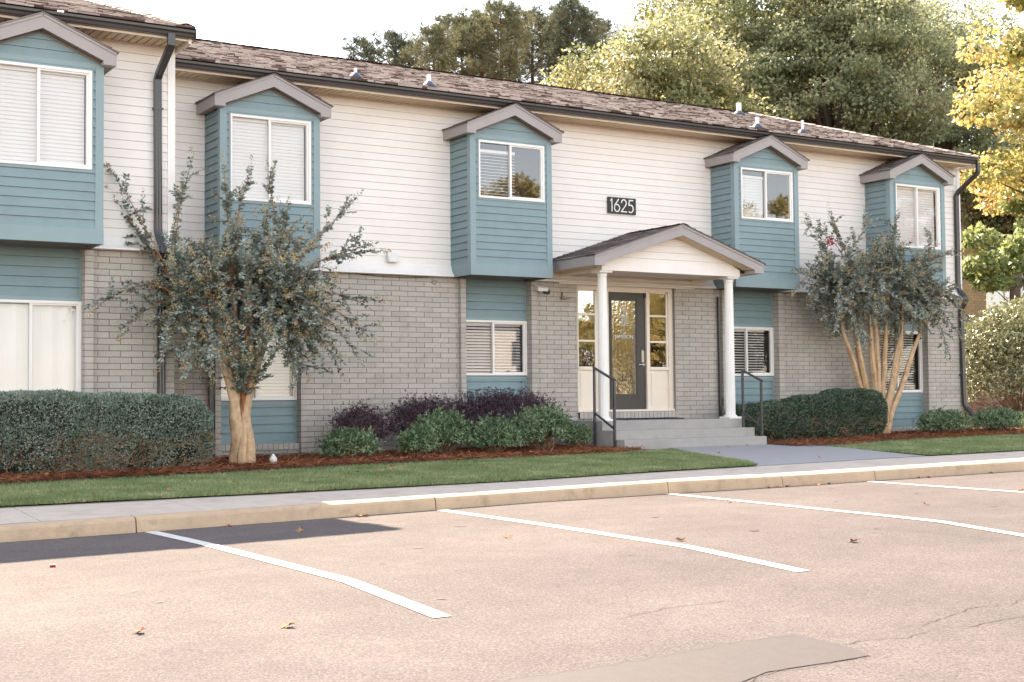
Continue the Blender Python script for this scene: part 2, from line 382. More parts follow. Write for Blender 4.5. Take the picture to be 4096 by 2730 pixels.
def lotflat(name, m, ring, dz, sub=None):
    c = Vector((sum(p[0] for p in ring)/len(ring), sum(p[1] for p in ring)/len(ring)))
    b = MB(); rr = []
    for i in range(len(ring)):
        a, e = Vector(ring[i]), Vector(ring[(i+1) % len(ring)]); n = max(1, int((e-a).length/.12))
        for k in range(n):
            p = a.lerp(e, k/n); rr.append(p+Vector((noise.noise(Vector((p.x*5, p.y*5, 0))), noise.noise(Vector((p.x*5, p.y*5, 7)))))*.02)
    rings = 6
    for q in range(1, rings+1):
        for p in rr:
            P = c.lerp(p, q/rings); b.v.append((P.x, P.y, lot_z(P.x, P.y)+dz))
    n = len(rr); b.v.append((c.x, c.y, lot_z(c.x, c.y)+dz)); ci = len(b.v)-1
    for i in range(n): b.f.append((ci, i, (i+1) % n))
    for q in range(rings-1):
        for i in range(n): b.f.append((q*n+i, (q+1)*n+i, (q+1)*n+(i+1) % n, q*n+(i+1) % n))
    return struct(b.build(name, m))
lotflat('asphalt_patch', 'patch', [(2.2, -14.9), (2.6, -14.0), (3.4, -13.97), (4.1, -13.98), (4.78, -13.92), (5.32, -13.94), (5.34, -14.2), (5.3, -14.52), (4.6, -14.5), (3.5, -14.9)], .004)
def crack(pts, w=.008):
    w *= .7
    P = []
    for i in range(len(pts)-1):
        a, e = Vector(pts[i]), Vector(pts[i+1]); n = max(2, int((e-a).length/.035))
        for k in range(n):
            p = a.lerp(e, k/n); P.append(p+Vector((0, .035*noise.noise(Vector((p.x*11, p.y*11, 2))))))
    P.append(Vector(pts[-1])); b = MB(); n = len(P)
    for i, p in enumerate(P):
        ww = w*(.35+.9*abs(noise.noise(Vector((p.x*15, 4, p.y*15)))))*min(1, (i+1)/4, (n-i)/4)
        for s in (-1, 1): b.v.append((p.x, p.y+s*ww, lot_z(p.x, p.y)+.0042))
    b.f = [(2*i, 2*i+1, 2*i+3, 2*i+2) for i in range(n-1)]; struct(b.build('crack', 'crack'))
for c in ([(5.31, -14.26), (5.58, -14.24), (5.74, -14.31), (6.03, -14.27)], [(6.04, -14.15), (6.4, -14.06), (6.73, -13.96), (7.02, -14.01), (7.3, -13.9)],
          [(6.22, -14.3), (6.56, -14.29), (6.82, -14.27), (7.1, -14.3)], [(4.7, -13.1), (5.2, -13.0), (5.7, -13.05)], [(2.25, -14.86), (3.0, -14.0)]): crack(c, .007)
crack([(2.58, -14.02), (3.4, -13.985), (4.1, -13.995), (4.78, -13.935), (5.32, -13.955)], .006)
crack([(5.30, -14.53), (4.6, -14.51), (3.5, -14.92)], .006)
crack([(9.0, -7.35), (9.6, -7.3), (9.9, -7.33)], .012); crack([(14.6, -7.9), (15.1, -7.85)], .01); crack([(3.0, -9.9), (3.3, -10.05), (3.6, -10.0)], .008)

rs = random.Random(12)
for k in range(26):
    x, y = rs.uniform(2.5, 14), rs.uniform(-12.5, -7.6); rr0 = rs.uniform(.015, .05)
    lotflat('stain', 'patch', [(x+rr0*rs.uniform(.6, 1.6)*math.cos(a*.9), y+rr0*rs.uniform(.5, 1.3)*math.sin(a*.9)) for a in range(7)], .003)
# kerb in cast lengths, its nose rounded, small open joints
jx = [-30, -12, -6, -3, .6, 3.70, 6.82, 9.86, 11.62, 13.2, 16.2, 19.2, 22.2, 25.2, 30, 60]
b = MB()
for a, c in zip(jx[:-1], jx[1:]):
    n = max(1, int((c-a)/.5)); xs = [a+.006+(c-a-.012)*i/n for i in range(n+1)]; base = len(b.v)
    for x in xs:
        zt, zb = top_z(x), kerb_z(x)-.05; wv = .006*noise.noise(Vector((x*2, 5, 0)))
        prof = [(-7.035, zb), (-7.03+wv, zb+.07), (-7.015+wv, zt-.035), (-7.0+wv, zt-.012), (-6.97, zt-.002), (-6.94, zt), (-6.845, zt+.004), (-6.845, zb)]
        b.v += [(x, y, z) for y, z in prof]
    k = 8
    for i in range(n):
        for j in range(k): b.f.append((base+i*k+j, base+(i+1)*k+j, base+(i+1)*k+(j+1) % k, base+i*k+(j+1) % k))
    b.f.append(tuple(range(base, base+k))[::-1]); b.f.append(tuple(range(base+n*k, base+n*k+k)))
struct(b.build('kerb', 'kerb'))
# sidewalk slabs
b = MB()
sj = [-30, -6, -1.5, 0, 1.45, 2.9, 4.4, 5.9, 7.4, 8.9, 10.4, 11.9, 13.4, 14.9, 16.4, 17.9, 19.4, 20.9, 22.4, 24, 27, 60]
for a, c in zip(sj[:-1], sj[1:]):
    a += .004; c -= .004; n = max(1, int((c-a)/.8))
    for i in range(n):
        x0, x1 = a+(c-a)*i/n, a+(c-a)*(i+1)/n; y0, y1 = -6.838, -5.55
        b.quad((x0, y0, sidewalk_z(x0, y0)), (x1, y0, sidewalk_z(x1, y0)), (x1, y1, sidewalk_z(x1, y1)), (x0, y1, sidewalk_z(x0, y1)))
    for x in (a, c):
        b.quad((x, -6.838, sidewalk_z(x, -6.838)), (x, -5.55, sidewalk_z(x, -5.55)), (x, -5.55, .4), (x, -6.838, .4))
struct(b.build('sidewalk', 'conc'))
# painted path to the steps


# lawns and beds -------------------------------------------------------------
def bedge(x): return float(np.interp(x, [-5, 2.8, 4.6, 5.8, 7.2, 10, 11.8, 12.9, 13.3], [-3.6, -3.45, -3.2, -3.15, -2.95, -2.75, -2.65, -2.35, -2.2]))
def bedge2(x): return float(np.interp(x, [15.6, 16.3, 16.9, 18.5, 21, 30, 60], [-2.9, -2.75, -2.9, -2.35, -2.4, -2.5, -2.5]))
def lx1(y): return float(np.interp(y, [-5.6, -5.2, -3.5, -2.6, -2.02], [12.45, 12.75, 13.25, 13.6, 13.87]))
def lx2(y): return float(np.interp(y, [-5.6, -5.1, -3.6, -2.9], [15.75, 15.85, 16.25, 16.35]))
b = MB(); n = 14
for i in range(n):
    ya, yb = -5.60+3.62*i/n, -5.60+3.62*(i+1)/n; l0, r0, l1, r1 = lx1(ya)-.03, lx2(ya)+.03, lx1(yb)-.03, lx2(yb)+.03
    for k in range(4):
        a0, a1 = l0+(r0-l0)*k/4, l0+(r0-l0)*(k+1)/4; c0, c1 = l1+(r1-l1)*k/4, l1+(r1-l1)*(k+1)/4
        b.quad((a0, ya, path_z(a0, ya)+.004), (a1, ya, path_z(a1, ya)+.004), (c1, yb, path_z(c1, yb)+.004), (c0, yb, path_z(c0, yb)+.004))
struct(b.build('path', 'path'))
def lawnpatch(name, x0f, x1f, ytop, n=70, m=10):
    b = MB()
    for j in range(m+1):
        t = j/m
        for i in range(n+1):
            s = i/n
            y = -5.62; xa = x0f(y); xb = x1f(y); x = xa+(xb-xa)*s; y = -5.62+(ytop(x)+5.62)*t
            xa = x0f(y); xb = x1f(y); x = xa+(xb-xa)*s
            b.v.append((x, y, lawn_z(x, y)+.006*noise.noise(Vector((x*2, y*2, 0)))+.010*min(1, t*6)))
    b.f = [(j*(n+1)+i, j*(n+1)+i+1, (j+1)*(n+1)+i+1, (j+1)*(n+1)+i) for j in range(m) for i in range(n)]
    return struct(b.build(name, 'turf', smooth=True))
lawnpatch('lawn', lambda y: -4.0, lx1, bedge)
lawnpatch('lawn', lx2, lambda y: 34, bedge2)
xs = list(np.linspace(-4, 12.9, 60)); strip('mulch_bed', 'soil', xs, lambda x: bedge(x)-.03, lambda x: .3, 10, lambda x, y: bed_z(x)+(-.04 if y < bedge(x)+.15 else 0))['kind'] = 'structure'
xs = list(np.linspace(15.93, 40, 60)); strip('mulch_bed', 'soil', xs, lambda x: bedge2(x)-.03, lambda x: .3 if x < 24 else 2.5, 10, lambda x, y: bed_z(x)+(-.04 if y < bedge2(x)+.15 else 0))['kind'] = 'structure'
# grass blades
def blades(name, n, xa, xb, xlim, ytop):
    x = rng.uniform(xa, xb, n*2); y = rng.uniform(-5.66, -2.0, n*2)
    keep = np.array([(xlim(a, c) and c < ytop(a)+.05) for a, c in zip(x, y)]); x, y = x[keep], y[keep]; k = len(x)
    z = np.array([lawn_z(a, c)+.004 for a, c in zip(x, y)])
    P = np.stack([x, y, z], 1); edge = np.clip((-5.45-y)/.2, 0, 1)
    A = np.stack([rng.normal(0, .45, k), rng.normal(0, .45, k)-edge*.9, np.ones(k)], 1); A /= np.linalg.norm(A, axis=1, keepdims=True)
    h = rng.uniform(.02, .052, k)*(1+.5*edge*rng.uniform(0, 1, k)); B = np.cross(A, rndunit(k)); B /= np.linalg.norm(B, axis=1, keepdims=True)
    wd = .0055
    V = np.stack([P-B*wd, P+B*wd, P+A*h[:, None]], 1).reshape(-1, 3); F = np.arange(3*k).reshape(-1, 3)
    return tag(npmesh(name, V, F, 'grass'), kind='stuff')
tag(blades('grass', 115000, 2.2, 13.9, lambda a, c: a < lx1(c), bedge), 'short green mown grass left of the path', 'grass')
tag(blades('grass', 60000, 15.8, 26, lambda a, c: a > lx2(c), bedge2), 'short green mown grass right of the path', 'grass')
# pine straw
def straw(name, n, xa, xb, ya, yb, zf, L=(.07, .17), th=.0035, ok=None, mound=.03):
    x = rng.uniform(xa, xb, n); y = rng.uniform(0, 1, n)
    y = np.array([ya(a)+(yb(a)-ya(a))*t for a, t in zip(x, y)])
    if ok is not None:
        k = np.array([ok(a, c) for a, c in zip(x, y)]); x, y = x[k], y[k]
    n = len(x); z = np.array([zf(a) for a in x])+rng.uniform(.0, mound, n)
    ang = rng.uniform(0, 2*math.pi, n); tilt = rng.normal(0, .22, n); l = rng.uniform(*L, n)
    d = np.stack([np.cos(ang), np.sin(ang), tilt], 1); P0 = np.stack([x, y, z], 1)
    side = np.stack([-np.sin(ang), np.cos(ang), np.zeros(n)], 1)*th
    bend = np.stack([-np.sin(ang), np.cos(ang), rng.normal(.6, .4, n)], 1)*(rng.normal(0, .14, n)*l)[:, None]
    up_ = np.array([0, 0, 1.])*th
    V = np.stack([P0-side, P0+side+up_, P0+d*l[:, None]*.5+bend+side, P0+d*l[:, None]*.5+bend-side-up_, P0+d*l[:, None]], 1).reshape(-1, 3)
    i = np.arange(n)*5; F = np.concatenate([np.stack([i, i+1, i+2], 1), np.stack([i, i+2, i+3], 1), np.stack([i+3, i+2, i+4], 1)])
    return npmesh(name, V, F, 'straw')
o = straw('pine_straw', 34000, 2.3, 13.1, lambda a: bedge(a)-.10, lambda a: -.05 if a > 5.9 else -1.7, bed_z, ok=lambda a, c: not (a > 12.9 and c > -2))
tag(o, 'rust coloured pine straw spread under the left shrubs and hedge', 'pine straw', kind='stuff')
o = straw('pine_straw', 22000, 15.95, 27, lambda a: bedge2(a)-.10, lambda a: -.05 if a < 23.3 else 1.5, bed_z)
tag(o, 'rust coloured pine straw spread under the right hedge', 'pine straw', kind='stuff')

# ------------------------------------------------------------------ building
BX, DEP = 1.524, .652
ZS = 3.60            # bottom of the white siding
ABX = 3.13           # bay on the projecting wing
YA = -1.6
house = thing('apartment_building', (12, 0, .8), 'long two storey white siding and grey brick apartment building with teal bay windows', 'building')

def siding(b, P0, U, Nn, z0, z1, xr, ex=.1172, holes=(), dep=.011):
    """lap siding: horizontal courses in plane P0 + u U + z, with out direction Nn; xr(z)->(u0,u1)"""
    P0, U, Nn = Vector(P0), Vector(U), Vector(Nn); z = z0
    def pt(u, zz, o): p = P0+U*u+Nn*o; return (p.x, p.y, zz)
    flip = U.cross(Vector((0, 0, 1))).dot(Nn) < 0
    def q(*p): b.quad(*(p[::-1] if flip else p))
    while z < z1-.01:
        zt = min(z+ex, z1); cuts = sorted({z, zt} | {k for h in holes for k in h[2:] if z+.004 < k < zt-.004})
        for ci in range(len(cuts)-1):
            za, zc = cuts[ci], cuts[ci+1]; a0, a1 = xr(za); c0, c1 = xr(zc); segs = [(a0, a1, c0, c1)]
            for (h0, h1, k0, k1) in holes:
                if zc > k0+.002 and za < k1-.002:
                    ns = []
                    for s in segs:
                        if s[0] < h0: ns.append((s[0], min(s[1], h0), s[2], min(s[3], h0)))
                        if s[1] > h1: ns.append((max(s[0], h1), s[1], max(s[2], h1), s[3]))
                    segs = ns
            oa = dep+(.002-dep)*(za-z)/(zt-z); oc = dep+(.002-dep)*(zc-z)/(zt-z); last = ci == len(cuts)-2; nz = .0035 if last else 0
            for (s0, s1, t0, t1) in segs:
                if s1-s0 < .004 and t1-t0 < .004: continue
                q(pt(s0, za, oa), pt(s1, za, oa), pt(t1, zc-nz, oc), pt(t0, zc-nz, oc))
                if ci == 0: q(pt(s0, z, -.012), pt(s1, z, -.012), pt(s1, z, dep), pt(s0, z, dep))
                if last:
                    q(pt(t0, zt-nz, .002), pt(t1, zt-nz, .002), pt(t1, zt-nz, -.012), pt(t0, zt-nz, -.012))
                    q(pt(t0, zt-nz, -.012), pt(t1, zt-nz, -.012), pt(t1, zt, -.012), pt(t0, zt, -.012))
        z = zt

def brickwall(b, mo, x0, x1, z0, z1, y, holes=(), L=.295, H=.082, j=.009, axis='x', sgn=-1, t=.05):
    """individual bricks standing proud of a mortar sheet"""
    r = random.Random(int(x0*100)+int(y*10)); row = 0; z = z0
    def bx(a, c, za, zb, off):
        if axis == 'x':
            ya, yb = (y+off, y+t) if sgn < 0 else (y-t, y-off)
            b.box(a, c, ya, yb, za, zb)
        else:
            xa, xb = (y+off, y+t) if sgn < 0 else (y-t, y-off)
            b.box(xa, xb, a, c, za, zb)
    while z < z1-.02:
        zt = min(z+H, z1); x = x0-(L/2 if row % 2 else 0)
        while x < x1-.01:
            a, c = max(x, x0), min(x+L, x1); segs = [(a, c)]
            for (h0, h1, k0, k1) in holes:
                if zt > k0+.01 and z < k1-.01:
                    ns = []
                    for s in segs:
                        if s[1] <= h0 or s[0] >= h1: ns.append(s); continue
                        if s[0] < h0: ns.append((s[0], h0))
                        if s[1] > h1: ns.append((h1, s[1]))
                    segs = ns
            for s in segs:
                if s[1]-s[0] > .03:
                    bx(s[0]+j/2 if s[0] > x0+.001 else s[0], s[1]-j/2 if s[1] < x1-.001 else s[1], z+r.uniform(0, .0012), zt-j+r.uniform(-.001, .001), r.uniform(0, .0035))
            x += L
        z = zt; row += 1
    # mortar
    segs = [(x0, x1, z0, z1)]
    for (h0, h1, k0, k1) in holes:
        ns = []
        for (a, c, e, f) in segs:
            if h1 <= a or h0 >= c or k1 <= e or k0 >= f: ns.append((a, c, e, f)); continue
            if a < h0: ns.append((a, h0, e, f))
            if c > h1: ns.append((h1, c, e, f))
            if e < k0: ns.append((max(a, h0), min(c, h1), e, k0))
            if f > k1: ns.append((max(a, h0), min(c, h1), k1, f))
        segs = ns
    for (a, c, e, f) in segs:
        if axis == 'x': mo.box(a+.001, c-.001, *((y+.011, y+t-.004) if sgn < 0 else (y-t+.004, y-.011)), e, f)
        else: mo.box(*((y+.011, y+t-.004) if sgn < 0 else (y-t+.004, y-.011)), a+.001, c-.001, e, f)

def shingles(b, O, U, V, lu, lv, ex=.14, tw=.24, r=None, ulim=None, th=.008):
    """tabs on a roof plane: origin O (eave, left), U along eave, V up slope"""
    r = r or random.Random(5); O, U, V = Vector(O), Vector(U).normalized(), Vector(V).normalized(); Nn = U.cross(V).normalized()
    if Nn.z < 0: Nn = -Nn
    v = 0; row = 0
    while v < lv-.01:
        u0, u1 = ulim(v) if ulim else (0, lu)
        u = u0; u -= r.uniform(0, tw)
        while u < u1:
            w = tw*r.choice((.45, .7, 1, 1.3, 1.7)); a, c = max(u, u0), min(u+w, u1); u += w
            if c-a < .01: continue
            ve = min(v+ex, lv); h = th*r.uniform(.8, 2.2); d = r.uniform(-.012, .01)
            p = [O+U*a+V*(v+d)+Nn*h, O+U*(c-.004)+V*(v+d)+Nn*h, O+U*(c-.004)+V*ve+Nn*.002, O+U*a+V*ve+Nn*.002]
            k = [O+U*a+V*(v+d)-Nn*.01, O+U*(c-.004)+V*(v+d)-Nn*.01]
            b.quad(*p); b.quad(k[0], k[1], p[1], p[0])
        v += ex; row += 1

# ---- main walls
b = MB()
siding(b, (5.75, 0, 0), (1, 0, 0), (0, -1, 0), ZS+.17, 6.38, lambda z: (0, 23.17-5.75))
b.build('siding_wall', 'siding', house)
b = MB(); siding(b, (-2, YA, 0), (1, 0, 0), (0, -1, 0), ZS+.17, 6.38, lambda z: (0, 5.70+2)); b.build('siding_wall', 'siding', house)
# end wall returns and corner posts
for q in ((23.12, 23.215, -.022, 8, ZS+.16, 6.38), (5.70, 5.80, YA-.022, 0, ZS+.16, 6.38), (-2.1, -2, YA, 8, ZS, 6.38)): MB().box(*q).build('corner_trim', 'white', house)
# flared base board (cove) of the siding
def flare(xa, xb, y):
    prof = [(y-.02, ZS+.185), (y-.03, ZS+.17), (y-.045, ZS+.12), (y-.075, ZS+.06), (y-.125, ZS+.015), (y-.13, ZS-.005), (y-.115, ZS-.012), (y+.02, ZS-.012), (y+.02, ZS+.185)]
    return MB().prism([(xa, p[0], p[1]) for p in prof], (xb-xa, 0, 0))
bays = dict(B=6.784, C=10.941, D=16.454, E=20.439)
ed = [5.83]+[v for k in 'BCDE' for v in (bays[k]-.01, bays[k]+BX+.01)]+[23.22]
for i in range(0, len(ed), 2): flare(ed[i], ed[i+1], 0).build('base_board', 'white', house)
flare(ABX+BX+.01, 5.82, YA).build('base_board', 'white', house)

# ---- brick
PIER = dict(B=(6.907, 6.996, 8.262, 8.352), C=(11.07, 11.165, 12.44, 12.545), D=(16.62, 16.72, 18.0, 18.115), E=(20.60, 20.70, 22.075, 22.18))
rec = {k: (v[1], v[2]) for k, v in PIER.items()}
G0 = .72
br, mo = MB(), MB()
holes = [(rec[k][0], rec[k][1], .96, 3.7) for k in 'BCDE']+[(13.43, 15.56, 1.36, 3.7)]
brickwall(br, mo, 5.86, 23.20, G0, ZS+.0, 0, holes)
for k in 'BCDE':
    a, c, d, e = PIER[k]
    for (u, w) in ((a, c), (d, e)):
        brickwall(br, mo, u, w, G0, ZS-.02, -.08, L=.6, t=.075)
        brickwall(br, mo, -.005, .13, G0, ZS-.02, w if u == a else u, L=.2, axis='y', sgn=1 if u == a else -1, t=.045) if False else None
    # jambs of the recess (side faces of the piers running back to the panel)
    for z in np.arange(G0+.0, ZS-.05, .082):
        br.box(c-.09, c, .001, .14, z, z+.073); br.box(d, d+.09, .001, .14, z, z+.073)
    mo.box(c-.085, c-.008, .002, .139, G0, ZS-.02); mo.box(d+.008, d+.085, .002, .139, G0, ZS-.02)
    # rowlock sill
    for x in np.arange(rec[k][0]+.0, rec[k][1]-.05, .0835):
        br.box(x, min(x+.075, rec[k][1]), -.035, .10, .865, .955)
    mo.box(rec[k][0], rec[k][1], -.027, .10, .865, .950)
# entry jambs
for z in np.arange(1.36, ZS-.05, .082):
    br.box(13.33, 13.43, .052, .16, z, z+.073); br.box(15.56, 15.66, .052, .16, z, z+.073)
for x in np.arange(13.43, 15.60, .0835):
    br.box(x, x+.075, -.045, .12, 1.245, 1.352)
mo.box(13.43, 15.58, -.035, .12, 1.245, 1.346)
brickwall(br, mo, -2, 5.80, G0, ZS, YA, [(3.36, 4.60, .9, 3.7)])
brickwall(br, mo, 4.60, 4.71, G0, ZS-.02, YA-.08, L=.6, t=.075)
for z in np.arange(G0, ZS-.05, .082): br.box(4.60, 4.69, YA+.001, YA+.14, z, z+.073)
two(br, mo, 'brick_wall', 'brick', 'mortar', house)
b = MB(); b.box(5.86, 13.3, .14, .2, G0, ZS).box(15.7, 23.1, .14, .2, G0, ZS).box(23.0, 23.19, .05, 8, .5, ZS).box(-2, 23.19, 7.8, 8, .4, 6.4).box(5.70, 5.80, YA+.05, .2, .6, ZS)
for k in 'BCDE': pass
b.v and None
bw = MB(); bw.box(23.0, 23.19, .05, 8, .5, 6.38).box(-2, 23.0, 7.8, 8, .4, 6.38).box(5.70, 5.795, YA+.05, .02, .6, 3.75)
bw.build('end_wall', 'brick', house)
bw = MB(); bw.box(13.3, 13.42, .06, .3, 1.3, 3.7).box(15.67, 15.8, .06, .3, 1.3, 3.7)

# ---- roofs
SL = .331
YR, YG = 4.0, -.62
ln = math.hypot(1, SL)
def ztop(y, y0=-.66): return 6.50+SL*(y-y0)
b = MB(); lv = (YR+.66)*ln
def ulim(v):
    t = v/lv; return (0, (23.07-5.3)-(23.07-20.96)*t)
shingles(b, (5.3, -.66, 6.497), (1, 0, 0), (0, 1, SL), 20, lv, r=random.Random(3), ulim=ulim, th=.012, ex=.125, tw=.17)
# hip and ridge caps
rr = random.Random(8)
def caps(b, A, B, w=.15, step=.16):
    A, B = Vector(A), Vector(B); d = (B-A); n = int(d.length/step); d.normalize(); s = d.cross(Vector((0, 0, 1))).normalized()
    for i in range(n):
        p = A+d*step*i; q = p+d*(step+.05)+Vector((0, 0, 0)); h = .035+rr.uniform(0, .008)
        for k in (-1, 1):
            b.quad(p+Vector((0, 0, h)), q+Vector((0, 0, h-.012)), q+s*k*w+Vector((0, 0, h-.012-w*.28)), p+s*k*w+Vector((0, 0, h-w*.28)))
caps(b, (23.07, -.66, 6.50), (20.96, 4, 8.05)); caps(b, (5.3, 4, 8.045), (20.96, 4, 8.045))
rf = b.build('roof', 'shingle', house)
b = MB()
zr = ztop(YR)-.012
b.quad((5.3, -.66, 6.486), (23.05, -.66, 6.486), (20.95, YR, zr), (5.3, YR, zr)); b.quad((5.3, YR, zr), (20.95, YR, zr), (23.05, 8.66, 6.486), (5.3, 8.66, 6.486)); b.quad((23.05, -.66, 6.486), (23.05, 8.66, 6.486), (20.95, YR, zr))
b.build('roof_deck', 'roofbase', rf)
# wing roof
b = MB(); yA = YA-.66
lvA = 4.9*ln
shingles(b, (-2, yA, 6.497), (1, 0, 0), (0, 1, SL), 8, lvA, r=random.Random(4), th=.012, ex=.125, tw=.17, ulim=lambda v: (0, 7.87-.55*min(1, v/lvA*1.1)))
caps(b, (5.80, yA+.12, 6.545), (5.36, yA+4.9, 6.50+4.9*SL+.02))
rfa = b.build('roof', 'shingle', house)
b = MB(); zr = 6.486+4.9*SL
b.quad((-2, yA, 6.486), (5.89, yA, 6.486), (5.34, yA+4.9, zr), (-2, yA+4.9, zr)); b.quad((5.89, yA, 6.486), (5.7, yA+6, 6.486), (5.34, yA+4.9, zr)); b.quad((-2, yA+4.9, zr), (5.34, yA+4.9, zr), (5.4, yA+9, 6.6), (-2, yA+9, 6.6))
b.build('roof_deck', 'roofbase', rfa)

# gutters, fascia, soffits
def eave(xa, xb, y, capr):
    g = MB()
    prof = [(y-.10, 6.478), (y-.112, 6.470), (y-.108, 6.440), (y-.085, 6.420), (y-.075, 6.385), (y-.06, 6.378), (y+.02, 6.378), (y+.02, 6.47), (y+.01, 6.47), (y+.01, 6.39), (y-.05, 6.39), (y-.07, 6.43), (y-.095, 6.455)]
    yy = y+.10
    prof = [(p[0]-y+yy-.01, p[1]) for p in prof]
    g.prism([(xa, *p) for p in prof], (xb-xa, 0, 0))
    g.box(xb-.004, xb+.006, yy-.122, yy+.02, 6.372, 6.482)
    o = g.build('gutter', 'gutter', house)
    f = MB().box(xa, xb-.03, yy+.012, yy+.035, 6.348, 6.47)
    f.build('fascia_board', 'cream', house)
    s = MB(); x = xa; yw = yy+.52
    while x < xb-.05:
        s.quad((x, yy+.035, 6.36), (x+.088, yy+.035, 6.36), (x+.088, yw, 6.374), (x, yw, 6.374))
        s.quad((x+.088, yy+.035, 6.36), (x+.088, yy+.035, 6.388), (x+.088, yw, 6.402), (x+.088, yw, 6.374))
        s.quad((x+.088, yy+.035, 6.388), (x+.107, yy+.035, 6.388), (x+.107, yw, 6.402), (x+.088, yw, 6.402))
        s.quad((x+.107, yy+.035, 6.388), (x+.107, yy+.035, 6.36), (x+.107, yw, 6.374), (x+.107, yw, 6.402)); x += .107
    s.build('soffit', 'soffit', house)
    return o
eave(5.86, 23.04, -.62, True); eave(-2, 5.88, YA-.62, True)
MB().box(5.82, 5.86, YA-.52, .4, 6.315, 6.47).build('fascia_board', 'cream', house); MB().box(23.215, 23.235, -.47, 8.4, 6.33, 6.47).build('fascia_board', 'cream', house)

# ---- windows
def blinds(b, x0, x1, y, z0, z1, pitch=.050, tilt=60, w=.056):
    z = z0+.02; c, s = math.cos(R(tilt)), math.sin(R(tilt)); r = random.Random(int(x0*77))
    while z < z1-.05:
        dz = r.uniform(-.002, .002); d = w/2
        e = .003; ym, zm = y-e*s, z+e*c
        b.quad((x0, y-d*c, z-d*s+dz), (x1, y-d*c, z-d*s-dz), (x1, ym, zm-dz), (x0, ym, zm+dz)); b.quad((x0, ym, zm+dz), (x1, ym, zm-dz), (x1, y+d*c, z+d*s-dz), (x0, y+d*c, z+d*s+dz)); z += pitch
    b.box(x0, x1, y-.025, y+.025, z1-.05, z1-.005); b.box(x0, x1, y-.02, y+.02, z0, z0+.018)
    for t in (.2, .8): b.box(x0+(x1-x0)*t-.001, x0+(x1-x0)*t+.001, y-.034, y-.032, z0, z1)
def window(parent, x0, x1, z0, z1, y, style, part='window'):
    """sliding window: white frame, left sash behind, right sash in front; blinds and a room behind"""
    f = MB(); t = .035
    f.box(x0, x1, y-.03, y+.05, z1-t, z1).box(x0, x1, y-.03, y+.05, z0, z0+t).box(x0, x0+t*.7, y-.03, y+.05, z0+t, z1-t).box(x1-t, x1, y-.03, y+.05, z0+t, z1-t)
    xm = x0+(x1-x0)*(.47 if style != 'D' else .47)
    f.box(xm, xm+.035, y-.018, y+.035, z0+t, z1-t)
    f.box(x1-t-.028, x1-t, y-.012, y+.03, z0+t, z1-t).box(xm+.035, x1-t-.028, y-.012, y+.03, z1-t-.022, z1-t).box(xm+.035, x1-t-.028, y-.012, y+.03, z0+t, z0+t+.022)
    fo = f.build('window_frame', 'white', parent)
    g = MB().box(x0+t*.7, xm, y+.018, y+.022, z0+t, z1-t); g.build('window_pane', 'glassr' if style in 'CD' else 'glass', fo if parent is not None and parent.parent is None else parent)
    g = MB().box(xm+.035, x1-t-.028, y+.004, y+.008, z0+t+.022, z1-t-.022); g.build('window_pane', 'glassr' if style in 'CDc' else 'glass', fo if parent.parent is None else parent)
    sub = fo if parent.parent is None else parent
    s = MB(); yb = y+.075
    if style in 'ABE': blinds(s, x0+.03, x1-.07, yb, z0+.02, z1-.03, tilt=80 if style != 'E' else 76)
    elif style == 'C': blinds(s, x0+.03, xm+.14, yb, z0+.02, z1-.13, tilt=26, w=.044); 
    elif style == 'D': blinds(s, x0+.03, xm+.01, yb, z0+.02, z1-.12, tilt=72)
    elif style == 'c': blinds(s, x0+.02, x1-.08, yb, z0+.02, z1-.03, tilt=35)
    elif style == 'd': blinds(s, x0+.02, x1-.16, yb, z0+.02, z1-.03, tilt=30, w=.044)
    elif style == 'a':
        n_ = 26; X = [x0+.03+(x1-.04-x0-.03)*i/n_ for i in range(n_+1)]
        for i in range(n_):
            ya, yb_ = yb+.010*math.sin(i*1.25), yb+.010*math.sin((i+1)*1.25); s.quad((X[i], ya, z0), (X[i+1], yb_, z0), (X[i+1], yb_, z1-.05), (X[i], ya, z1-.05))
    elif style == 'b': blinds(s, x0+.02, x1-.08, yb, z0+.02, z1-.03, tilt=62)
    s.build('blinds', 'blind', sub)
    # room box
    rmb = MB(); X0, X1, Y0, Y1, Z0, Z1 = x0-.02, x1+.02, y+.052, y+.45, z0-.02, z1+.02
    rmb.quad((X0, Y1, Z0), (X1, Y1, Z0), (X1, Y1, Z1), (X0, Y1, Z1)); rmb.quad((X0, Y0, Z0), (X0, Y1, Z0), (X0, Y1, Z1), (X0, Y0, Z1)); rmb.quad((X1, Y0, Z0), (X1, Y1, Z0), (X1, Y1, Z1), (X1, Y0, Z1))
    rmb.quad((X0, Y0, Z0), (X1, Y0, Z0), (X1, Y1, Z0), (X0, Y1, Z0)); rmb.quad((X0, Y0, Z1), (X1, Y0, Z1), (X1, Y1, Z1), (X0, Y1, Z1))
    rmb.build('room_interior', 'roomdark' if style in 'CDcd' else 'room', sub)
    return fo

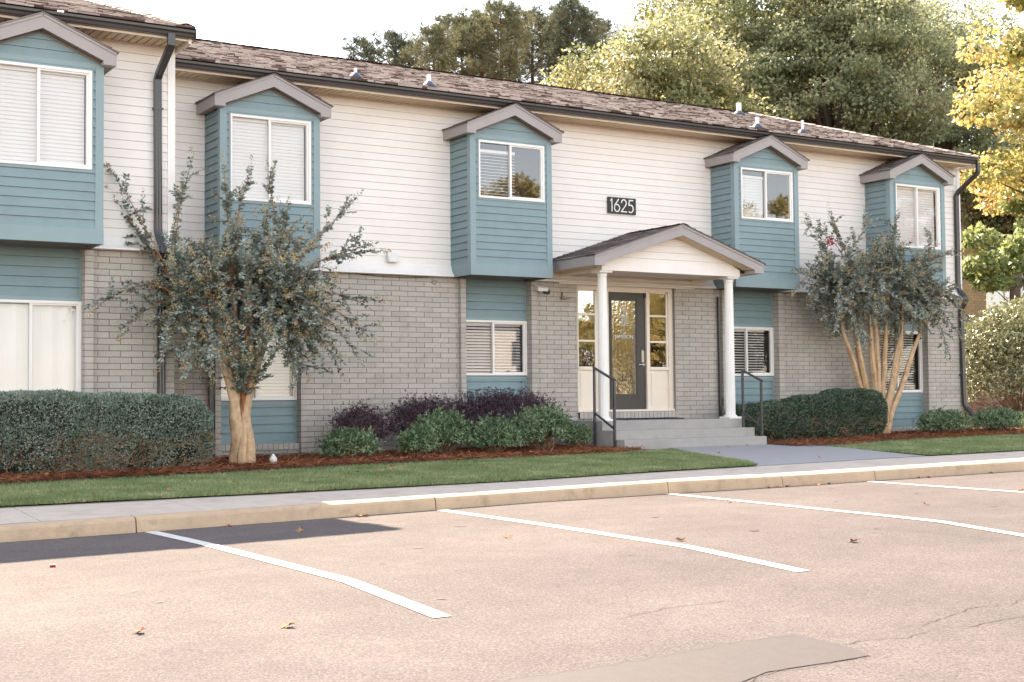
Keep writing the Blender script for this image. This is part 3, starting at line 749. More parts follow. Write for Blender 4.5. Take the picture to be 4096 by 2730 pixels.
# ---- bays
def bay(key, x, Y, tall):
    y = Y-DEP; x1 = x+BX; zb = 3.588
    wz0, wz1 = (4.517 if tall else 4.836), 5.767; wx0, wx1 = x+.140, x1-.132
    b = MB()
    siding(b, (x, y, 0), (1, 0, 0), (0, -1, 0), zb+.185, 5.82, lambda z: (.07, BX-.07), holes=[(wx0-x-.018, wx1-x+.018, wz0-.03, wz1+.02)], dep=.016)
    cx = x+BX/2; ez, pz, hs = 5.86, 6.23, .905
    siding(b, (x, y, 0), (1, 0, 0), (0, -1, 0), 5.86, 6.25, lambda z: (BX/2-max(0, (6.26-z))/.425*1.0, BX/2+max(0, (6.26-z))/.425*1.0) if (6.26-z)/.425 < BX/2 else (0, BX))
    siding(b, (x, y, 0), (0, 1, 0), (-1, 0, 0), zb+.185, 5.84, lambda z: (.07, DEP-.02), dep=.02)
    siding(b, (x1, y, 0), (0, 1, 0), (1, 0, 0), zb+.185, 5.84, lambda z: (.07, DEP-.02))
    body = b.build('bay_window', 'teal', house)
    t = MB()
    e = .018
    for (a, c) in ((x-e, x+.085), (x1-.085, x1+e)): t.box(a, c, y-e, y+.0, zb+.185, 5.86)
    for (a, c) in ((x-e, x), (x1, x1+e)): t.box(a, c, y, y+.085, zb+.185, 5.86); t.box(a-.0, c+.0, Y-.03, Y+.0, zb+.185, 5.86)
    t.box(x+.085, x1-.085, y-.012, y+.01, 5.80, 5.865)
    t.box(x-.02, x1+.02, y-.022, y+.01, zb, zb+.185); t.box(x-.02, x, y+.01, Y+.02, zb, zb+.185); t.box(x1, x1+.02, y+.01, Y+.02, zb, zb+.185)
    # window casing
    t.box(wx0-.02, wx1+.02, y-.016, y+.0, wz0-.03, wz0).box(wx0-.02, wx0, y-.016, y+.0, wz0, wz1+.02).box(wx1, wx1+.02, y-.016, y+.0, wz0, wz1+.02).box(wx0, wx1, y-.016, y+.0, wz1, wz1+.02)
    t.build('bay_trim', 'tealtrim', body)
    s = MB(); z = y
    n = 6
    for i in range(n): s.box(x+.0, x1-.0, y+.012+i*(DEP-.03)/n, y+.004+(i+1)*(DEP-.03)/n, zb+.03, zb+.05)
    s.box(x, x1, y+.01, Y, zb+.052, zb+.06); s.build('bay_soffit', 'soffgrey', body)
    window(body, wx0, wx1, wz0, wz1, y, key)
    # gable fascia
    yo = y-.15; xl, xr_ = cx-.905, cx+.905; zt, zp = 6.003, 6.388; dp = .165
    g = MB(); rw = .165
    sl = (zp-zt)/.905
    def zi(dx): return zp-dp-.022-sl*dx       # lower rake edge at distance dx from centre
    P = [(xl, zt), (cx, zp), (xr_, zt), (xr_, zt-dp), (xr_-rw, zt-dp), (xr_-rw, zi(.905-rw)), (cx, zi(0)), (xl+rw, zi(.905-rw)), (xl+rw, zt-dp), (xl, zt-dp)]
    # split in two convex-ish halves
    for hv in ([P[0], P[1], P[6], P[7], P[8], P[9]], [P[1], P[2], P[3], P[4], P[5], P[6]]):
        g.prism([(a, yo, c) for a, c in hv][::-1], (0, .022, 0))
    # drip strip along the rake
    g.bar((xl, yo-.006, zt-.012), (cx, yo-.006, zp-.012), .014, .045); g.bar((cx, yo-.006, zp-.012), (xr_, yo-.006, zt-.012), .014, .045)
    for (a, c) in ((xl, xl+.02), (xr_-.02, xr_)): g.box(a, c, yo+.022, Y, zt-dp, zt)
    g.box(xl+.02, xl+rw, yo+.022, y-.02, zt-dp, zt-dp+.02).box(xr_-rw, xr_-.02, yo+.022, y-.02, zt-dp, zt-dp+.02)
    g.box(xl+rw-.02, xl+rw, yo+.022, y-.02, zt-dp+.02, zi(.905-rw)).box(xr_-rw, xr_-rw+.02, yo+.022, y-.02, zt-dp+.02, zi(.905-rw))
    g.build('bay_fascia', 'fascia', body)
    s = MB()
    for sg in (-1, 1):
        n = 7
        for i in range(n):
            d0, d1 = (.905-rw)*i/n, (.905-rw)*(i+1)/n-.012
            s.quad((cx+sg*d0, yo+.02, zi(d0)+.004), (cx+sg*d1, yo+.02, zi(d1)+.004), (cx+sg*d1, y+.0, zi(d1)+.004), (cx+sg*d0, y, zi(d0)+.004))
            s.quad((cx+sg*d0, yo+.02, zi(d0)+.014), (cx+sg*(d1+.012), yo+.02, zi(d1+.012)+.014), (cx+sg*(d1+.012), y, zi(d1+.012)+.014), (cx+sg*d0, y, zi(d0)+.014))
        s.bar((cx, y-.012, zi(0)-.014), (cx+sg*(.905-rw), y-.012, zi(.905-rw)-.014), .02, .022)
    for (a, c) in ((xl+.02, x-.018), (x1+.018, xr_-.02)): s.box(a, c, y-.02, Y, zt-dp+.006, zt-dp+.014)
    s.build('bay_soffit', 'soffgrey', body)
    # roof
    b = MB()
    for sg in (-1, 1):
        O = (cx+sg*.93, Y-.0 if sg < 0 else yo-.03, zt+.0) ; U = (0, -1, 0) if sg < 0 else (0, 1, 0)
        shingles(b, O, U, (-sg, 0, sl), DEP+.18, .93*math.hypot(1, sl), ex=.115, tw=.20, r=random.Random(int(x*10)+sg), th=.006)
        b.quad((cx+sg*.925, yo-.028, zt-.012), (cx+sg*.925, Y, zt-.012), (cx, Y, zp+.0), (cx, yo-.028, zp+.0))
        b.quad((cx+sg*.925, yo-.028, zt-.012), (cx, yo-.028, zp), (cx, yo-.028, zp+.014), (cx+sg*.925, yo-.028, zt+.004))
    caps(b, (cx, yo-.03, zp-.012), (cx, Y, zp-.012), w=.10, step=.11)
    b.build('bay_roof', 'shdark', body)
    return body
bay('A', ABX, YA, True); bay('B', bays['B'], 0, True); bay('C', bays['C'], 0, False); bodyD = bay('D', bays['D'], 0, False); bay('E', bays['E'], 0, True)

# ---- lower windows with teal panels in the brick recesses
def lower(key, x0, x1, Y, zb, style):
    yp = Y+.115
    for (z0, z1) in ((2.935, ZS+.01), (.965, zb-.03)):
        b = MB(); siding(b, (x0, yp, 0), (1, 0, 0), (0, -1, 0), z0+.03, z1, lambda z: (.0, x1-x0-.025), ex=.128, dep=.024)
        pb = b.build('siding_panel', 'teal', house); t = MB()
        if z0 > 2: t.box(x0, x1, yp-.02, yp+.02, 2.915, 2.965).box(x1-.03, x1, yp-.02, yp+.02, 2.965, ZS).box(x0, x1, yp+.025, yp+.04, 2.93, ZS+.1)
        else: t.box(x0, x1, yp-.02, yp+.02, zb-.07, zb-.01).box(x1-.03, x1, yp-.02, yp+.02, .995, zb-.07).box(x0, x1, yp-.02, yp+.02, .958, .995).box(x0, x1, yp+.025, yp+.04, .95, zb-.03)
        t.build('panel_trim', 'tealtrim', pb)
    window(house, x0+.005, x1-.005, zb, 2.912, Y+.10, style)
lower('B', *rec['B'], 0, 1.61, 'b'); lower('C', *rec['C'], 0, 1.992, 'c'); lower('D', *rec['D'], 0, 1.992, 'd'); lower('E', *rec['E'], 0, 1.655, 'd')
lower('A', 3.36, 4.60, YA, 1.61, 'a')

# ---- downspouts
def downspout(pts, w=.085, d=.06):
    b = MB()
    def ring(p, t): pass
    P = [Vector(p) for p in pts]; n = len(P); X = Vector((1, 0, 0)); prof = []
    k = 5
    for i in range(k+1): prof.append((-w/2+w*i/k, -d/2+(.006 if i % 2 else 0)))
    prof += [(w/2, d/2), (-w/2, d/2)]
    m = len(prof)
    for i, p in enumerate(P):
        t = (P[min(i+1, n-1)]-P[max(i-1, 0)]).normalized(); Xa = (X-t*X.dot(t)).normalized(); v = Xa.cross(t).normalized()
        if v.y > 0 or (abs(v.y) < .01 and v.z < 0): v = -v
        for (a, c) in prof: b.v.append(tuple(p+Xa*a-v*c))
    for i in range(n-1):
        for j in range(m): b.f.append((i*m+j, i*m+(j+1) % m, (i+1)*m+(j+1) % m, (i+1)*m+j))
    b.f.append(tuple(range(m))[::-1]); b.f.append(tuple(range((n-1)*m, n*m)))
    return b
o = downspout([(5.56, -2.20, 6.40), (5.56, -2.20, 6.25), (5.55, -2.14, 6.19), (5.55, -1.72, 5.97), (5.55, -1.655, 5.90), (5.56, -1.655, 3.90), (5.57, -1.67, 3.82), (5.585, -1.77, 3.66), (5.59, -1.79, 3.58), (5.60, -1.70, 3.48), (5.60, -1.65, 3.40), (5.615, -1.65, .78)], .098)
o = o.build('downspout', 'gutter', house)
MB().box(5.49, 5.62, -1.69, -1.61, 5.5, 5.525).build('strap', 'gutter', o); MB().box(5.53, 5.66, -1.69, -1.6, 2.2, 2.225).build('strap', 'gutter', o)
o = downspout([(23.10, -.60, 6.40), (23.10, -.60, 6.22), (23.09, -.55, 6.15), (23.06, -.12, 5.86), (23.06, -.055, 5.78), (23.06, -.055, 3.86), (23.08, -.07, 3.78), (23.12, -.17, 3.65), (23.13, -.19, 3.58), (23.13, -.12, 3.46), (23.13, -.06, 3.38), (23.16, -.06, 1.42), (23.17, -.09, 1.34), (23.23, -.36, 1.02)], .10)
o = o.build('downspout', 'gutter', house)
MB().box(23.08, 23.23, -.10, -.0, 2.0, 2.025).build('strap', 'gutter', o); MB().box(22.99, 23.13, -.10, 0, 4.6, 4.625).build('strap', 'gutter', o)
# small dark downspout beside the porch and a cable conduit
o = downspout([(16.55, -.05, 3.45), (16.56, -.05, 1.25)], .05, .04).build('downspout', 'gutter', house)
o = downspout([(6.86, -.045, 3.5), (6.86, -.045, .8)], .075, .05).build('downspout', 'gutter', house)

# ---- vents
def vent(x, y, h, r, cap=False):
    z = 6.5+SL*(y+.66); b = MB(); b.tube([(x, y, z-.05), (x, y, z+h)], r, 14); o = b.build('vent_pipe', 'pvc', house)
    f = MB(); prof = [(2.6, -.01), (2.3, .03), (1.5, .08), (1.12, .11)]
    f.tube([(x, y-.0, z+q*.8-.02) for _, q in prof], [max(.05, r)*p for p, _ in prof], 14); f.obox((x, y, z+.004), (.15, 0, 0), (0, .15*.95, .15*.314), (0, 0, .004)); f.build('flashing', 'boot', o, True)
vent(9.08, -.32, .15, .026); vent(10.48, -.12, .19, .036); vent(20.0, 3.25, .25, .058); vent(17.43, -.20, .20, .040); vent(18.66, -.12, .25, .026)

# ---- small wall fittings
b = MB(); b.prism([(9.75, -.02, 3.945), (9.75, -.05, 3.945), (9.75, -.13, 3.80), (9.75, -.02, 3.80)], (.165, 0, 0)); b.box(9.755, 9.91, -.125, -.03, 3.785, 3.80); b.build('dryer_vent', 'pvc', house)
b = MB(); b.box(12.62, 12.68, -.06, 0, 3.40, 3.47).obox((12.60, -.14, 3.46), (.10, 0, 0), (0, .055, .02), (0, -.01, .03)); o = b.build('flood_light', 'white', house)
MB().tube([(12.70, -.06, 3.42), (12.73, -.16, 3.40)], [.03, .045], 10).build('lamp_head', 'dark', o)
b = MB(); b.tube([(13.10, -.01, 3.33), (13.10, -.05, 3.33)], .03, 10).bar((13.10, -.05, 3.30), (13.24, -.11, 3.325), .022, .022).box(13.095, 13.105, -.04, 0, 3.32, 3.42); b.build('camera_bracket', 'soffgrey', house)
b = MB(); b.tube([(16.585, 0, 1.56), (16.585, -.06, 1.56), (16.585, -.085, 1.52), (16.585, -.085, 1.47)], .016, 10).tube([(16.585, -.05, 1.58), (16.585, -.05, 1.60)], .035, 10); b.build('hose_tap', 'gutter', house)
b = MB(); pts = [(9.2+i*.12, -.03, 3.585-.03*math.sin(i/12*math.pi)) for i in range(12)]; b.tube(pts, .004, 5).tube([(10.55, -.01, 3.50), (10.62, -.03, 3.46), (10.66, -.01, 3.53), (10.58, -.02, 3.52)], .004, 5); b.build('cable', 'dark', house)

# ---- entry
b = MB()
b.box(13.44, 13.50, .08, .17, 1.39, 3.58).box(13.90, 14.16, .10, .17, 1.39, 3.50).box(14.985, 15.05, .085, .17, 1.39, 3.50).box(15.475, 15.565, .075, .17, 1.39, 3.58)
b.box(13.50, 15.475, .075, .17, 3.50, 3.585).box(13.44, 15.60, .03, .17, 1.352, 1.392)
b.box(14.16, 14.985, .10, .17, 3.475, 3.50)
ef = b.build('entry_frame', 'cream', house)
def sidelight(x0, x1):
    f = MB(); y = .115
    zs = [2.15, 2.60, 3.065, 3.50]
    for i in (1, 2): f.box(x0, x1, y-.012, y+.03, zs[i]-.016, zs[i]+.016)
    f.box(x0, x0+.02, y-.01, y+.03, 2.15, 3.5).box(x1-.035, x1, y-.01, y+.03, 2.15, 3.5).box(x0-.01, x1+.025, y-.035, y+.03, 2.095, 2.15).box(x0, x1, y-.01, y+.03, 3.475, 3.5)
    f.box(x0, x1, y+.008, y+.04, 1.392, 2.095)
    f.box(x0+.055, x1-.075, y-.004, y+.01, 1.76, 2.03).box(x0+.055, x1-.075, y-.001, y+.006, 1.45, 1.74)
    o = f.build('sidelight', 'cream', house)
    for i in range(3): MB().box(x0+.02, x1-.035, y+.008, y+.012, zs[i]+.016, zs[i+1]-.016).build('window_pane', 'sglass', o)
    q = MB(); q.quad((x0, .5, 1.4), (x1, .5, 1.4), (x1, .5, 3.5), (x0, .5, 3.5)).quad((x0, y+.03, 3.5), (x1, y+.03, 3.5), (x1, .5, 3.5), (x0, .5, 3.5)).quad((x1, y+.03, 1.4), (x1, .5, 1.4), (x1, .5, 3.5), (x1, y+.03, 3.5)).quad((x0, y+.03, 1.4), (x0, .5, 1.4), (x0, .5, 3.5), (x0, y+.03, 3.5)); q.build('room_interior', 'roomdark', o)
sidelight(13.50, 13.90); sidelight(15.05, 15.475)
# door slab with a glazed opening
dx0, dx1, dz0, dz1, dy = 14.165, 14.980, 1.395, 3.475, .125
gx0, gx1, gz0, gz1 = 14.245, 14.785, 1.665, 3.325
b = MB(); b.box(dx0, gx0, dy, dy+.045, dz0, dz1).box(gx1, dx1, dy, dy+.045, dz0, dz1).box(gx0, gx1, dy, dy+.045, dz0, gz0).box(gx0, gx1, dy, dy+.045, gz1, dz1)
for (a, c, e, f) in ((gx0-.045, gx0, gz0-.045, gz1+.045), (gx1, gx1+.045, gz0-.045, gz1+.045)): b.prism([(a, dy, e), (a+.012, dy-.016, e), (c-.008, dy-.016, e), (c, dy+.01, e)], (0, 0, f-e))
b.box(gx0, gx1, dy-.015, dy+.0, gz1, gz1+.045).box(gx0, gx1, dy-.015, dy+.0, gz0-.045, gz0)
door = b.build('door', 'door', house)
MB().box(gx0, gx1, dy+.018, dy+.024, gz0, gz1).build('door_glass', 'dglass', door)
q = MB(); q.quad((gx0, dy+.3, gz0), (gx1, dy+.3, gz0), (gx1, dy+.3, gz1), (gx0, dy+.3, gz1)).quad((gx1, dy+.03, gz0), (gx1, dy+.3, gz0), (gx1, dy+.3, gz1), (gx1, dy+.03, gz1)); q.build('room_interior', 'roomdark', door)
h = MB(); h.tube([(14.905, dy-.0, 2.19), (14.905, dy-.045, 2.19)], .026, 12).tube([(14.905, dy-.045, 2.19), (14.90, dy-.05, 2.19), (14.80, dy-.052, 2.187)], [.012, .012, .009], 10)
h.obox((14.905, dy-.012, 2.33), (.028, 0, 0), (0, .012, 0), (0, 0, .10)); h.tube([(14.905, dy-.018, 2.425), (14.905, dy-.001, 2.425)], .028, 12); h.build('door_handle', 'chrome', door)
h = MB(); h.box(14.955, 14.985, dy-.03, dy-.0, 3.39, 3.475); h.build('door_closer', 'dark', door)
# frosted frond and lettering on the glass
e = MB(); ey = dy+.012; cx, cz0, cz1 = 14.53, 2.90, 3.16
def leaflet(p, ang, l, w):
    d = Vector((math.cos(ang), 0, math.sin(ang))); s = Vector((-d.z, 0, d.x)); P = Vector(p); r_ = []
    for t, ww in ((0, .15), (.3, 1), (.65, .8), (1, 0)): r_.append((P+d*l*t+Vector((0, 0, -.10*l*t*t)), w*ww))
    for i in range(3):
        (a, wa), (c, wc) = r_[i], r_[i+1]; e.quad(a-s*wa, c-s*wc, c+s*wc, a+s*wa)
for i in range(11):
    t = i/10; z = 2.885+.235*t; x = cx+.012*t; l = .155*(1-.45*t)*(.85+.3*math.sin(t*3)); a = .12+.85*t
    leaflet((x, ey-.0004*(i%2), z), a, l*1.0, .0042); leaflet((x, ey-.0004*(i%2), z), math.pi-a, l*1.1, .0042)
leaflet((cx+.012, ey, 3.12), 1.95, .12, .006); leaflet((cx+.012, ey-.001, 3.12), 1.1, .085, .005); e.bar((cx-.035, ey, 2.79), (cx, ey, 2.885), .002, .006); e.bar((cx, ey, 2.885), (cx+.012, ey, 3.13), .002, .005)
e.build('frosted_frond', 'etch', door)
def text(s, size, x, y, z, name, m, parent, ext=.0008, space=1.0):
    c = bpy.data.curves.new(name, 'FONT'); c.body = s; c.size = size; c.extrude = ext; c.align_x = 'CENTER'; c.space_character = space
    o = bpy.data.objects.new(name, c); COL.objects.link(o)
    dg = bpy.context.evaluated_depsgraph_get(); me = bpy.data.meshes.new_from_object(o.evaluated_get(dg)); bpy.data.objects.remove(o)
    me.transform(Matrix.Translation(Vector((x, y, z))-org(parent)) @ Matrix.Rotation(math.pi/2, 4, 'X')); me.materials.clear(); me.materials.append(MT[m])
    k = bpy.data.objects.new(name, me); COL.objects.link(k); k.parent = parent; return k
text('the', .055, 14.53, ey, 2.735, 'lettering', 'etch', door); text('JAMESON', .095, 14.52, ey, 2.655, 'lettering', 'etch', door, space=1.0)

# ---- porch (part of the building)
px0, px1, pyf = 13.01, 15.96, -1.31; pc = 14.485; xl, xr_ = 12.68, 16.27; yo = -1.60; zt, zp, dp = 3.905, 4.492, .168
sl = (zp-zt)/(xr_-pc); HW = xr_-pc
b = MB()
siding(b, (0, pyf, 0), (1, 0, 0), (0, -1, 0), 3.80, 4.32, lambda z: (pc-min(HW-.3, (4.33-z)/sl), pc+min(HW-.3, (4.33-z)/sl)), ex=.12)
b.box(px0, px1, pyf-.018, pyf+.02, 3.690, 3.80)
porch = b.build('porch', 'siding', house)
def zi(dx): return zp-dp-.012-sl*dx
g = MB(); rw = .20
P = [(xl, zt), (pc, zp), (xr_, zt), (xr_, zt-dp), (xr_-rw, zt-dp), (xr_-rw, zi(HW-rw)), (pc, zi(0)), (xl+rw, zi(HW-rw)), (xl+rw, zt-dp), (xl, zt-dp)]
for hv in ([P[0], P[1], P[6], P[7], P[8], P[9]], [P[1], P[2], P[3], P[4], P[5], P[6]]): g.prism([(a, yo, c) for a, c in hv][::-1], (0, .022, 0))
g.bar((xl, yo-.006, zt-.014), (pc, yo-.006, zp-.014), .016, .05); g.bar((pc, yo-.006, zp-.014), (xr_, yo-.006, zt-.014), .016, .05)
for (a, c) in ((xl, xl+.02), (xr_-.02, xr_)): g.box(a, c, yo+.022, 0, zt-dp, zt)
g.box(xl+rw-.02, xl+rw, yo+.022, pyf-.02, zt-dp, zi(HW-rw)).box(xr_-rw, xr_-rw+.02, yo+.022, pyf-.02, zt-dp, zi(HW-rw))
g.build('porch_fascia', 'fascia', porch)
s = MB()
for sg in (-1, 1):
    n = 13
    for i in range(n):
        d0, d1 = (HW-rw)*i/n, (HW-rw)*(i+1)/n-.012
        s.quad((pc+sg*d0, yo+.02, zi(d0)+.004), (pc+sg*d1, yo+.02, zi(d1)+.004), (pc+sg*d1, pyf, zi(d1)+.004), (pc+sg*d0, pyf, zi(d0)+.004))
        s.quad((pc+sg*d0, yo+.02, zi(d0)+.016), (pc+sg*(d1+.012), yo+.02, zi(d1+.012)+.016), (pc+sg*(d1+.012), pyf, zi(d1+.012)+.016), (pc+sg*d0, pyf, zi(d0)+.016))
s.box(xl+.02, xl+rw-.02, yo+.022, 0, zt-dp+.004, zt-dp+.012).box(xr_-rw+.02, xr_-.02, yo+.022, 0, zt-dp+.004, zt-dp+.012)
s.box(xl+rw, px0, pyf, 0, zt-dp+.004, zt-dp+.012).box(px1, xr_-rw, pyf, 0, zt-dp+.004, zt-dp+.012)
s.build('porch_soffit', 'soffit', porch)
s = MB(); x = px0+.10
while x < px1-.12:
    s.box(x, x+.090, pyf+.10, -.05, 3.735, 3.745); x += .094
s.box(px0+.09, px1-.09, pyf+.02, -.0, 3.748, 3.755)
s.box(px0, px0+.09, pyf+.02, -.0, 3.695, 3.80).box(px1-.09, px1, pyf+.02, 0, 3.695, 3.80).box(px0+.09, px1-.09, pyf+.02, pyf+.10, 3.695, 3.80)
s.box(px0, px1, -.07, -.005, 3.565, 3.69).box(px0, px1, -.078, -.07, 3.675, 3.70)
s.build('porch_ceiling', 'cream', porch)
for sg in (-1, 1):
    b = MB() if sg < 0 else b
    O = (pc+sg*(HW+.03), 0 if sg < 0 else yo-.03, zt+.0); U = (0, -1, 0) if sg < 0 else (0, 1, 0)
    shingles(b, O, U, (-sg, 0, sl), 1.63, (HW+.03)*math.hypot(1, sl), ex=.125, tw=.22, r=random.Random(60+sg), th=.007)
    b.quad((pc+sg*(HW+.025), yo-.028, zt-.012), (pc+sg*(HW+.025), 0, zt-.012), (pc, 0, zp), (pc, yo-.028, zp))
    b.quad((pc+sg*(HW+.025), yo-.028, zt-.012), (pc, yo-.028, zp), (pc, yo-.028, zp+.016), (pc+sg*(HW+.025), yo-.028, zt+.006))
caps(b, (pc, yo-.03, zp-.01), (pc, 0, zp-.01), w=.12, step=.12)
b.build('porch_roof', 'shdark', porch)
def column(x, y):
    b = MB(); z0, z1 = 1.225, 3.695
    b.tube([(x, y, z0+.07), (x, y, z0+.4), (x, y, z0+1.4), (x, y, z1-.09)], [.086, .086, .083, .074], 40, flute=.06)
    b.tube([(x, y, z0+.03), (x, y, z0+.045), (x, y, z0+.07)], [.118, .118, .09], 32).box(x-.135, x+.135, y-.135, y+.135, z0-.002, z0+.032)
    b.tube([(x, y, z1-.10), (x, y, z1-.09), (x, y, z1-.06), (x, y, z1-.035)], [.078, .085, .085, .115], 32).box(x-.125, x+.125, y-.125, y+.125, z1-.035, z1-.004)
    return b.build('column', 'white', porch)
column(13.125, -1.17); column(15.835, -1.17)

# ---- house number
sg = MB().box(14.075, 14.682, -.045, -.018, 4.850, 5.138)
sign = tag(sg.build('house_number_sign', 'signblack'), 'black number plaque reading 1625 on white siding above the porch', 'sign'); 
def stroke(b, pts, w=.020, y=-.050):
    P = [Vector(p) for p in pts]; P = [p for i, p in enumerate(P) if i == 0 or (p-P[i-1]).length > 1e-4]; n = len(P); base = len(b.v)
    for i, p in enumerate(P):
        d0 = (P[i]-P[i-1]).normalized() if i else (P[1]-P[0]).normalized(); d1 = (P[i+1]-P[i]).normalized() if i < n-1 else d0
        t = (d0+d1).normalized() if (d0+d1).length > .1 else d0; m = Vector((-t.y, t.x)); k = w/2/max(.5, m.dot(Vector((-d1.y, d1.x))))
        if i in (0, n-1): p = p+(t if i else -t)*w*.3
        for sg in (1, -1):
            q = p+m*k*sg; b.v.append((q.x, y, q.y))
    for i in range(n-1): a = base+2*i; b.f.append((a, a+1, a+3, a+2))
    for i in range(n-1):      # thickness behind the face
        for a, c in ((base+2*i, base+2*i+2), (base+2*i+3, base+2*i+1)):
            p, q = b.v[a], b.v[c]; b.quad(p, q, (q[0], y+.004, q[2]), (p[0], y+.004, p[2]))
def arc(cx, cz, rx, rz, a0, a1, n=16): return [(cx+rx*math.cos(R(a0+(a1-a0)*i/n)), cz+rz*math.sin(R(a0+(a1-a0)*i/n))) for i in range(n+1)]
zb, zt_ = 4.885, 5.103
d = MB(); stroke(d, [(14.125, zt_-.035), (14.155, zt_), (14.155, zb)]); d.build('digit', 'white', sign)
d = MB(); stroke(d, [(14.30, zt_), (14.215, zb+.11)]+arc(14.265, zb+.063, .055, .063, 150, 510, 26)); d.build('digit', 'white', sign)
d = MB(); stroke(d, arc(14.415, zt_-.06, .052, .06, 175, -35, 16)+[(14.36, zb+.004), (14.475, zb+.004)]); d.build('digit', 'white', sign)
d = MB(); stroke(d, [(14.615, zt_-.004), (14.535, zt_-.004), (14.525, zt_-.09)]+arc(14.56, zb+.066, .06, .066, 118, -128, 20)); d.build('digit', 'white', sign)

# ------------------------------------------------------------------ steps, rails, mat
b = MB(); X0, X1 = 12.93, 15.91
def slab(y0, y1, z0, z1):
    n = 24
    for i in range(n):
        a, c = X0+(X1-X0)*i/n, X0+(X1-X0)*(i+1)/n
        ja = .004*noise.noise(Vector((a*2.2, z1*9, 0))); jc = .004*noise.noise(Vector((c*2.2, z1*9, 0)))
        b.quad((a, y0+ja, z0), (c, y0+jc, z0), (c, y0+jc, z1-.012), (a, y0+ja, z1-.012)); b.quad((a, y0+ja, z1-.012), (c, y0+jc, z1-.012), (c, y0+.012+jc, z1+jc*.5), (a, y0+.012+ja, z1+ja*.5))
        b.quad((a, y0+.012+ja, z1+ja*.5), (c, y0+.012+jc, z1+jc*.5), (c, y1, z1), (a, y1, z1))
    for x in (X0, X1): b.quad((x, y0, z0), (x, y1, z0), (x, y1, z1), (x, y0+.012, z1), (x, y0, z1-.012))
slab(-1.40, -.002, .6, 1.225); slab(-1.70, -1.40, .6, 1.073); slab(-2.00, -1.70, .6, .930)
st = b.build('entrance_steps', 'step'); tag(st, 'grey painted concrete porch with three steps below the entrance', 'steps')
def rail(x, pts, label):
    """pts: back post top/bottom, front post top/bottom, low rail back/front (y,z)"""
    (yb, zbt, zbb), (yf, zft, zfb), (zlb, zlf) = pts; t = thing('handrail', (x, yb, zbb), label, 'handrail'); s = .034
    MB().box(x-s/2, x+s/2, yb-s/2, yb+s/2, zbb-.02, zbt).build('post', 'rail', t); MB().box(x-s/2, x+s/2, yf-s/2, yf+s/2, zfb-.02, zft).build('post', 'rail', t)
    MB().bar((x, yb+s*.6, zbt+.012), (x, yf-s*.6, zft+.012), s+.004, .030).build('top_rail', 'rail', t); MB().bar((x, yb-s/2, zlb), (x, yf+s/2, zlf), s*.8, .028).build('lower_rail', 'rail', t)
rail(12.90, ((-1.235, 2.09, .78), (-1.785, 1.865, .77), (1.352, 1.11)), 'black metal handrail left of the steps, standing in pine straw')
rail(15.86, ((-1.47, 2.055, 1.07), (-1.94, 1.85, .93), (1.332, 1.09)), 'black metal handrail at the right end of the steps by the clipped hedge')
b = MB().box(13.95, 15.15, -.75, -.12, 1.227, 1.243); tag(b.build('door_mat', 'mat_'), 'dark navy door mat lying flat before the glass door', 'door mat')

# ------------------------------------------------------------------ plants
def twigs_to(b, P, r0, r1, n=6): b.tube(P, list(np.linspace(r0, r1, len(P))), n)
def bez(a, c1, c2, d, n):
    a, c1, c2, d = map(np.array, (a, c1, c2, d)); t = np.linspace(0, 1, n)[:, None]
    return (1-t)**3*a+3*(1-t)**2*t*c1+3*(1-t)*t*t*c2+t**3*d

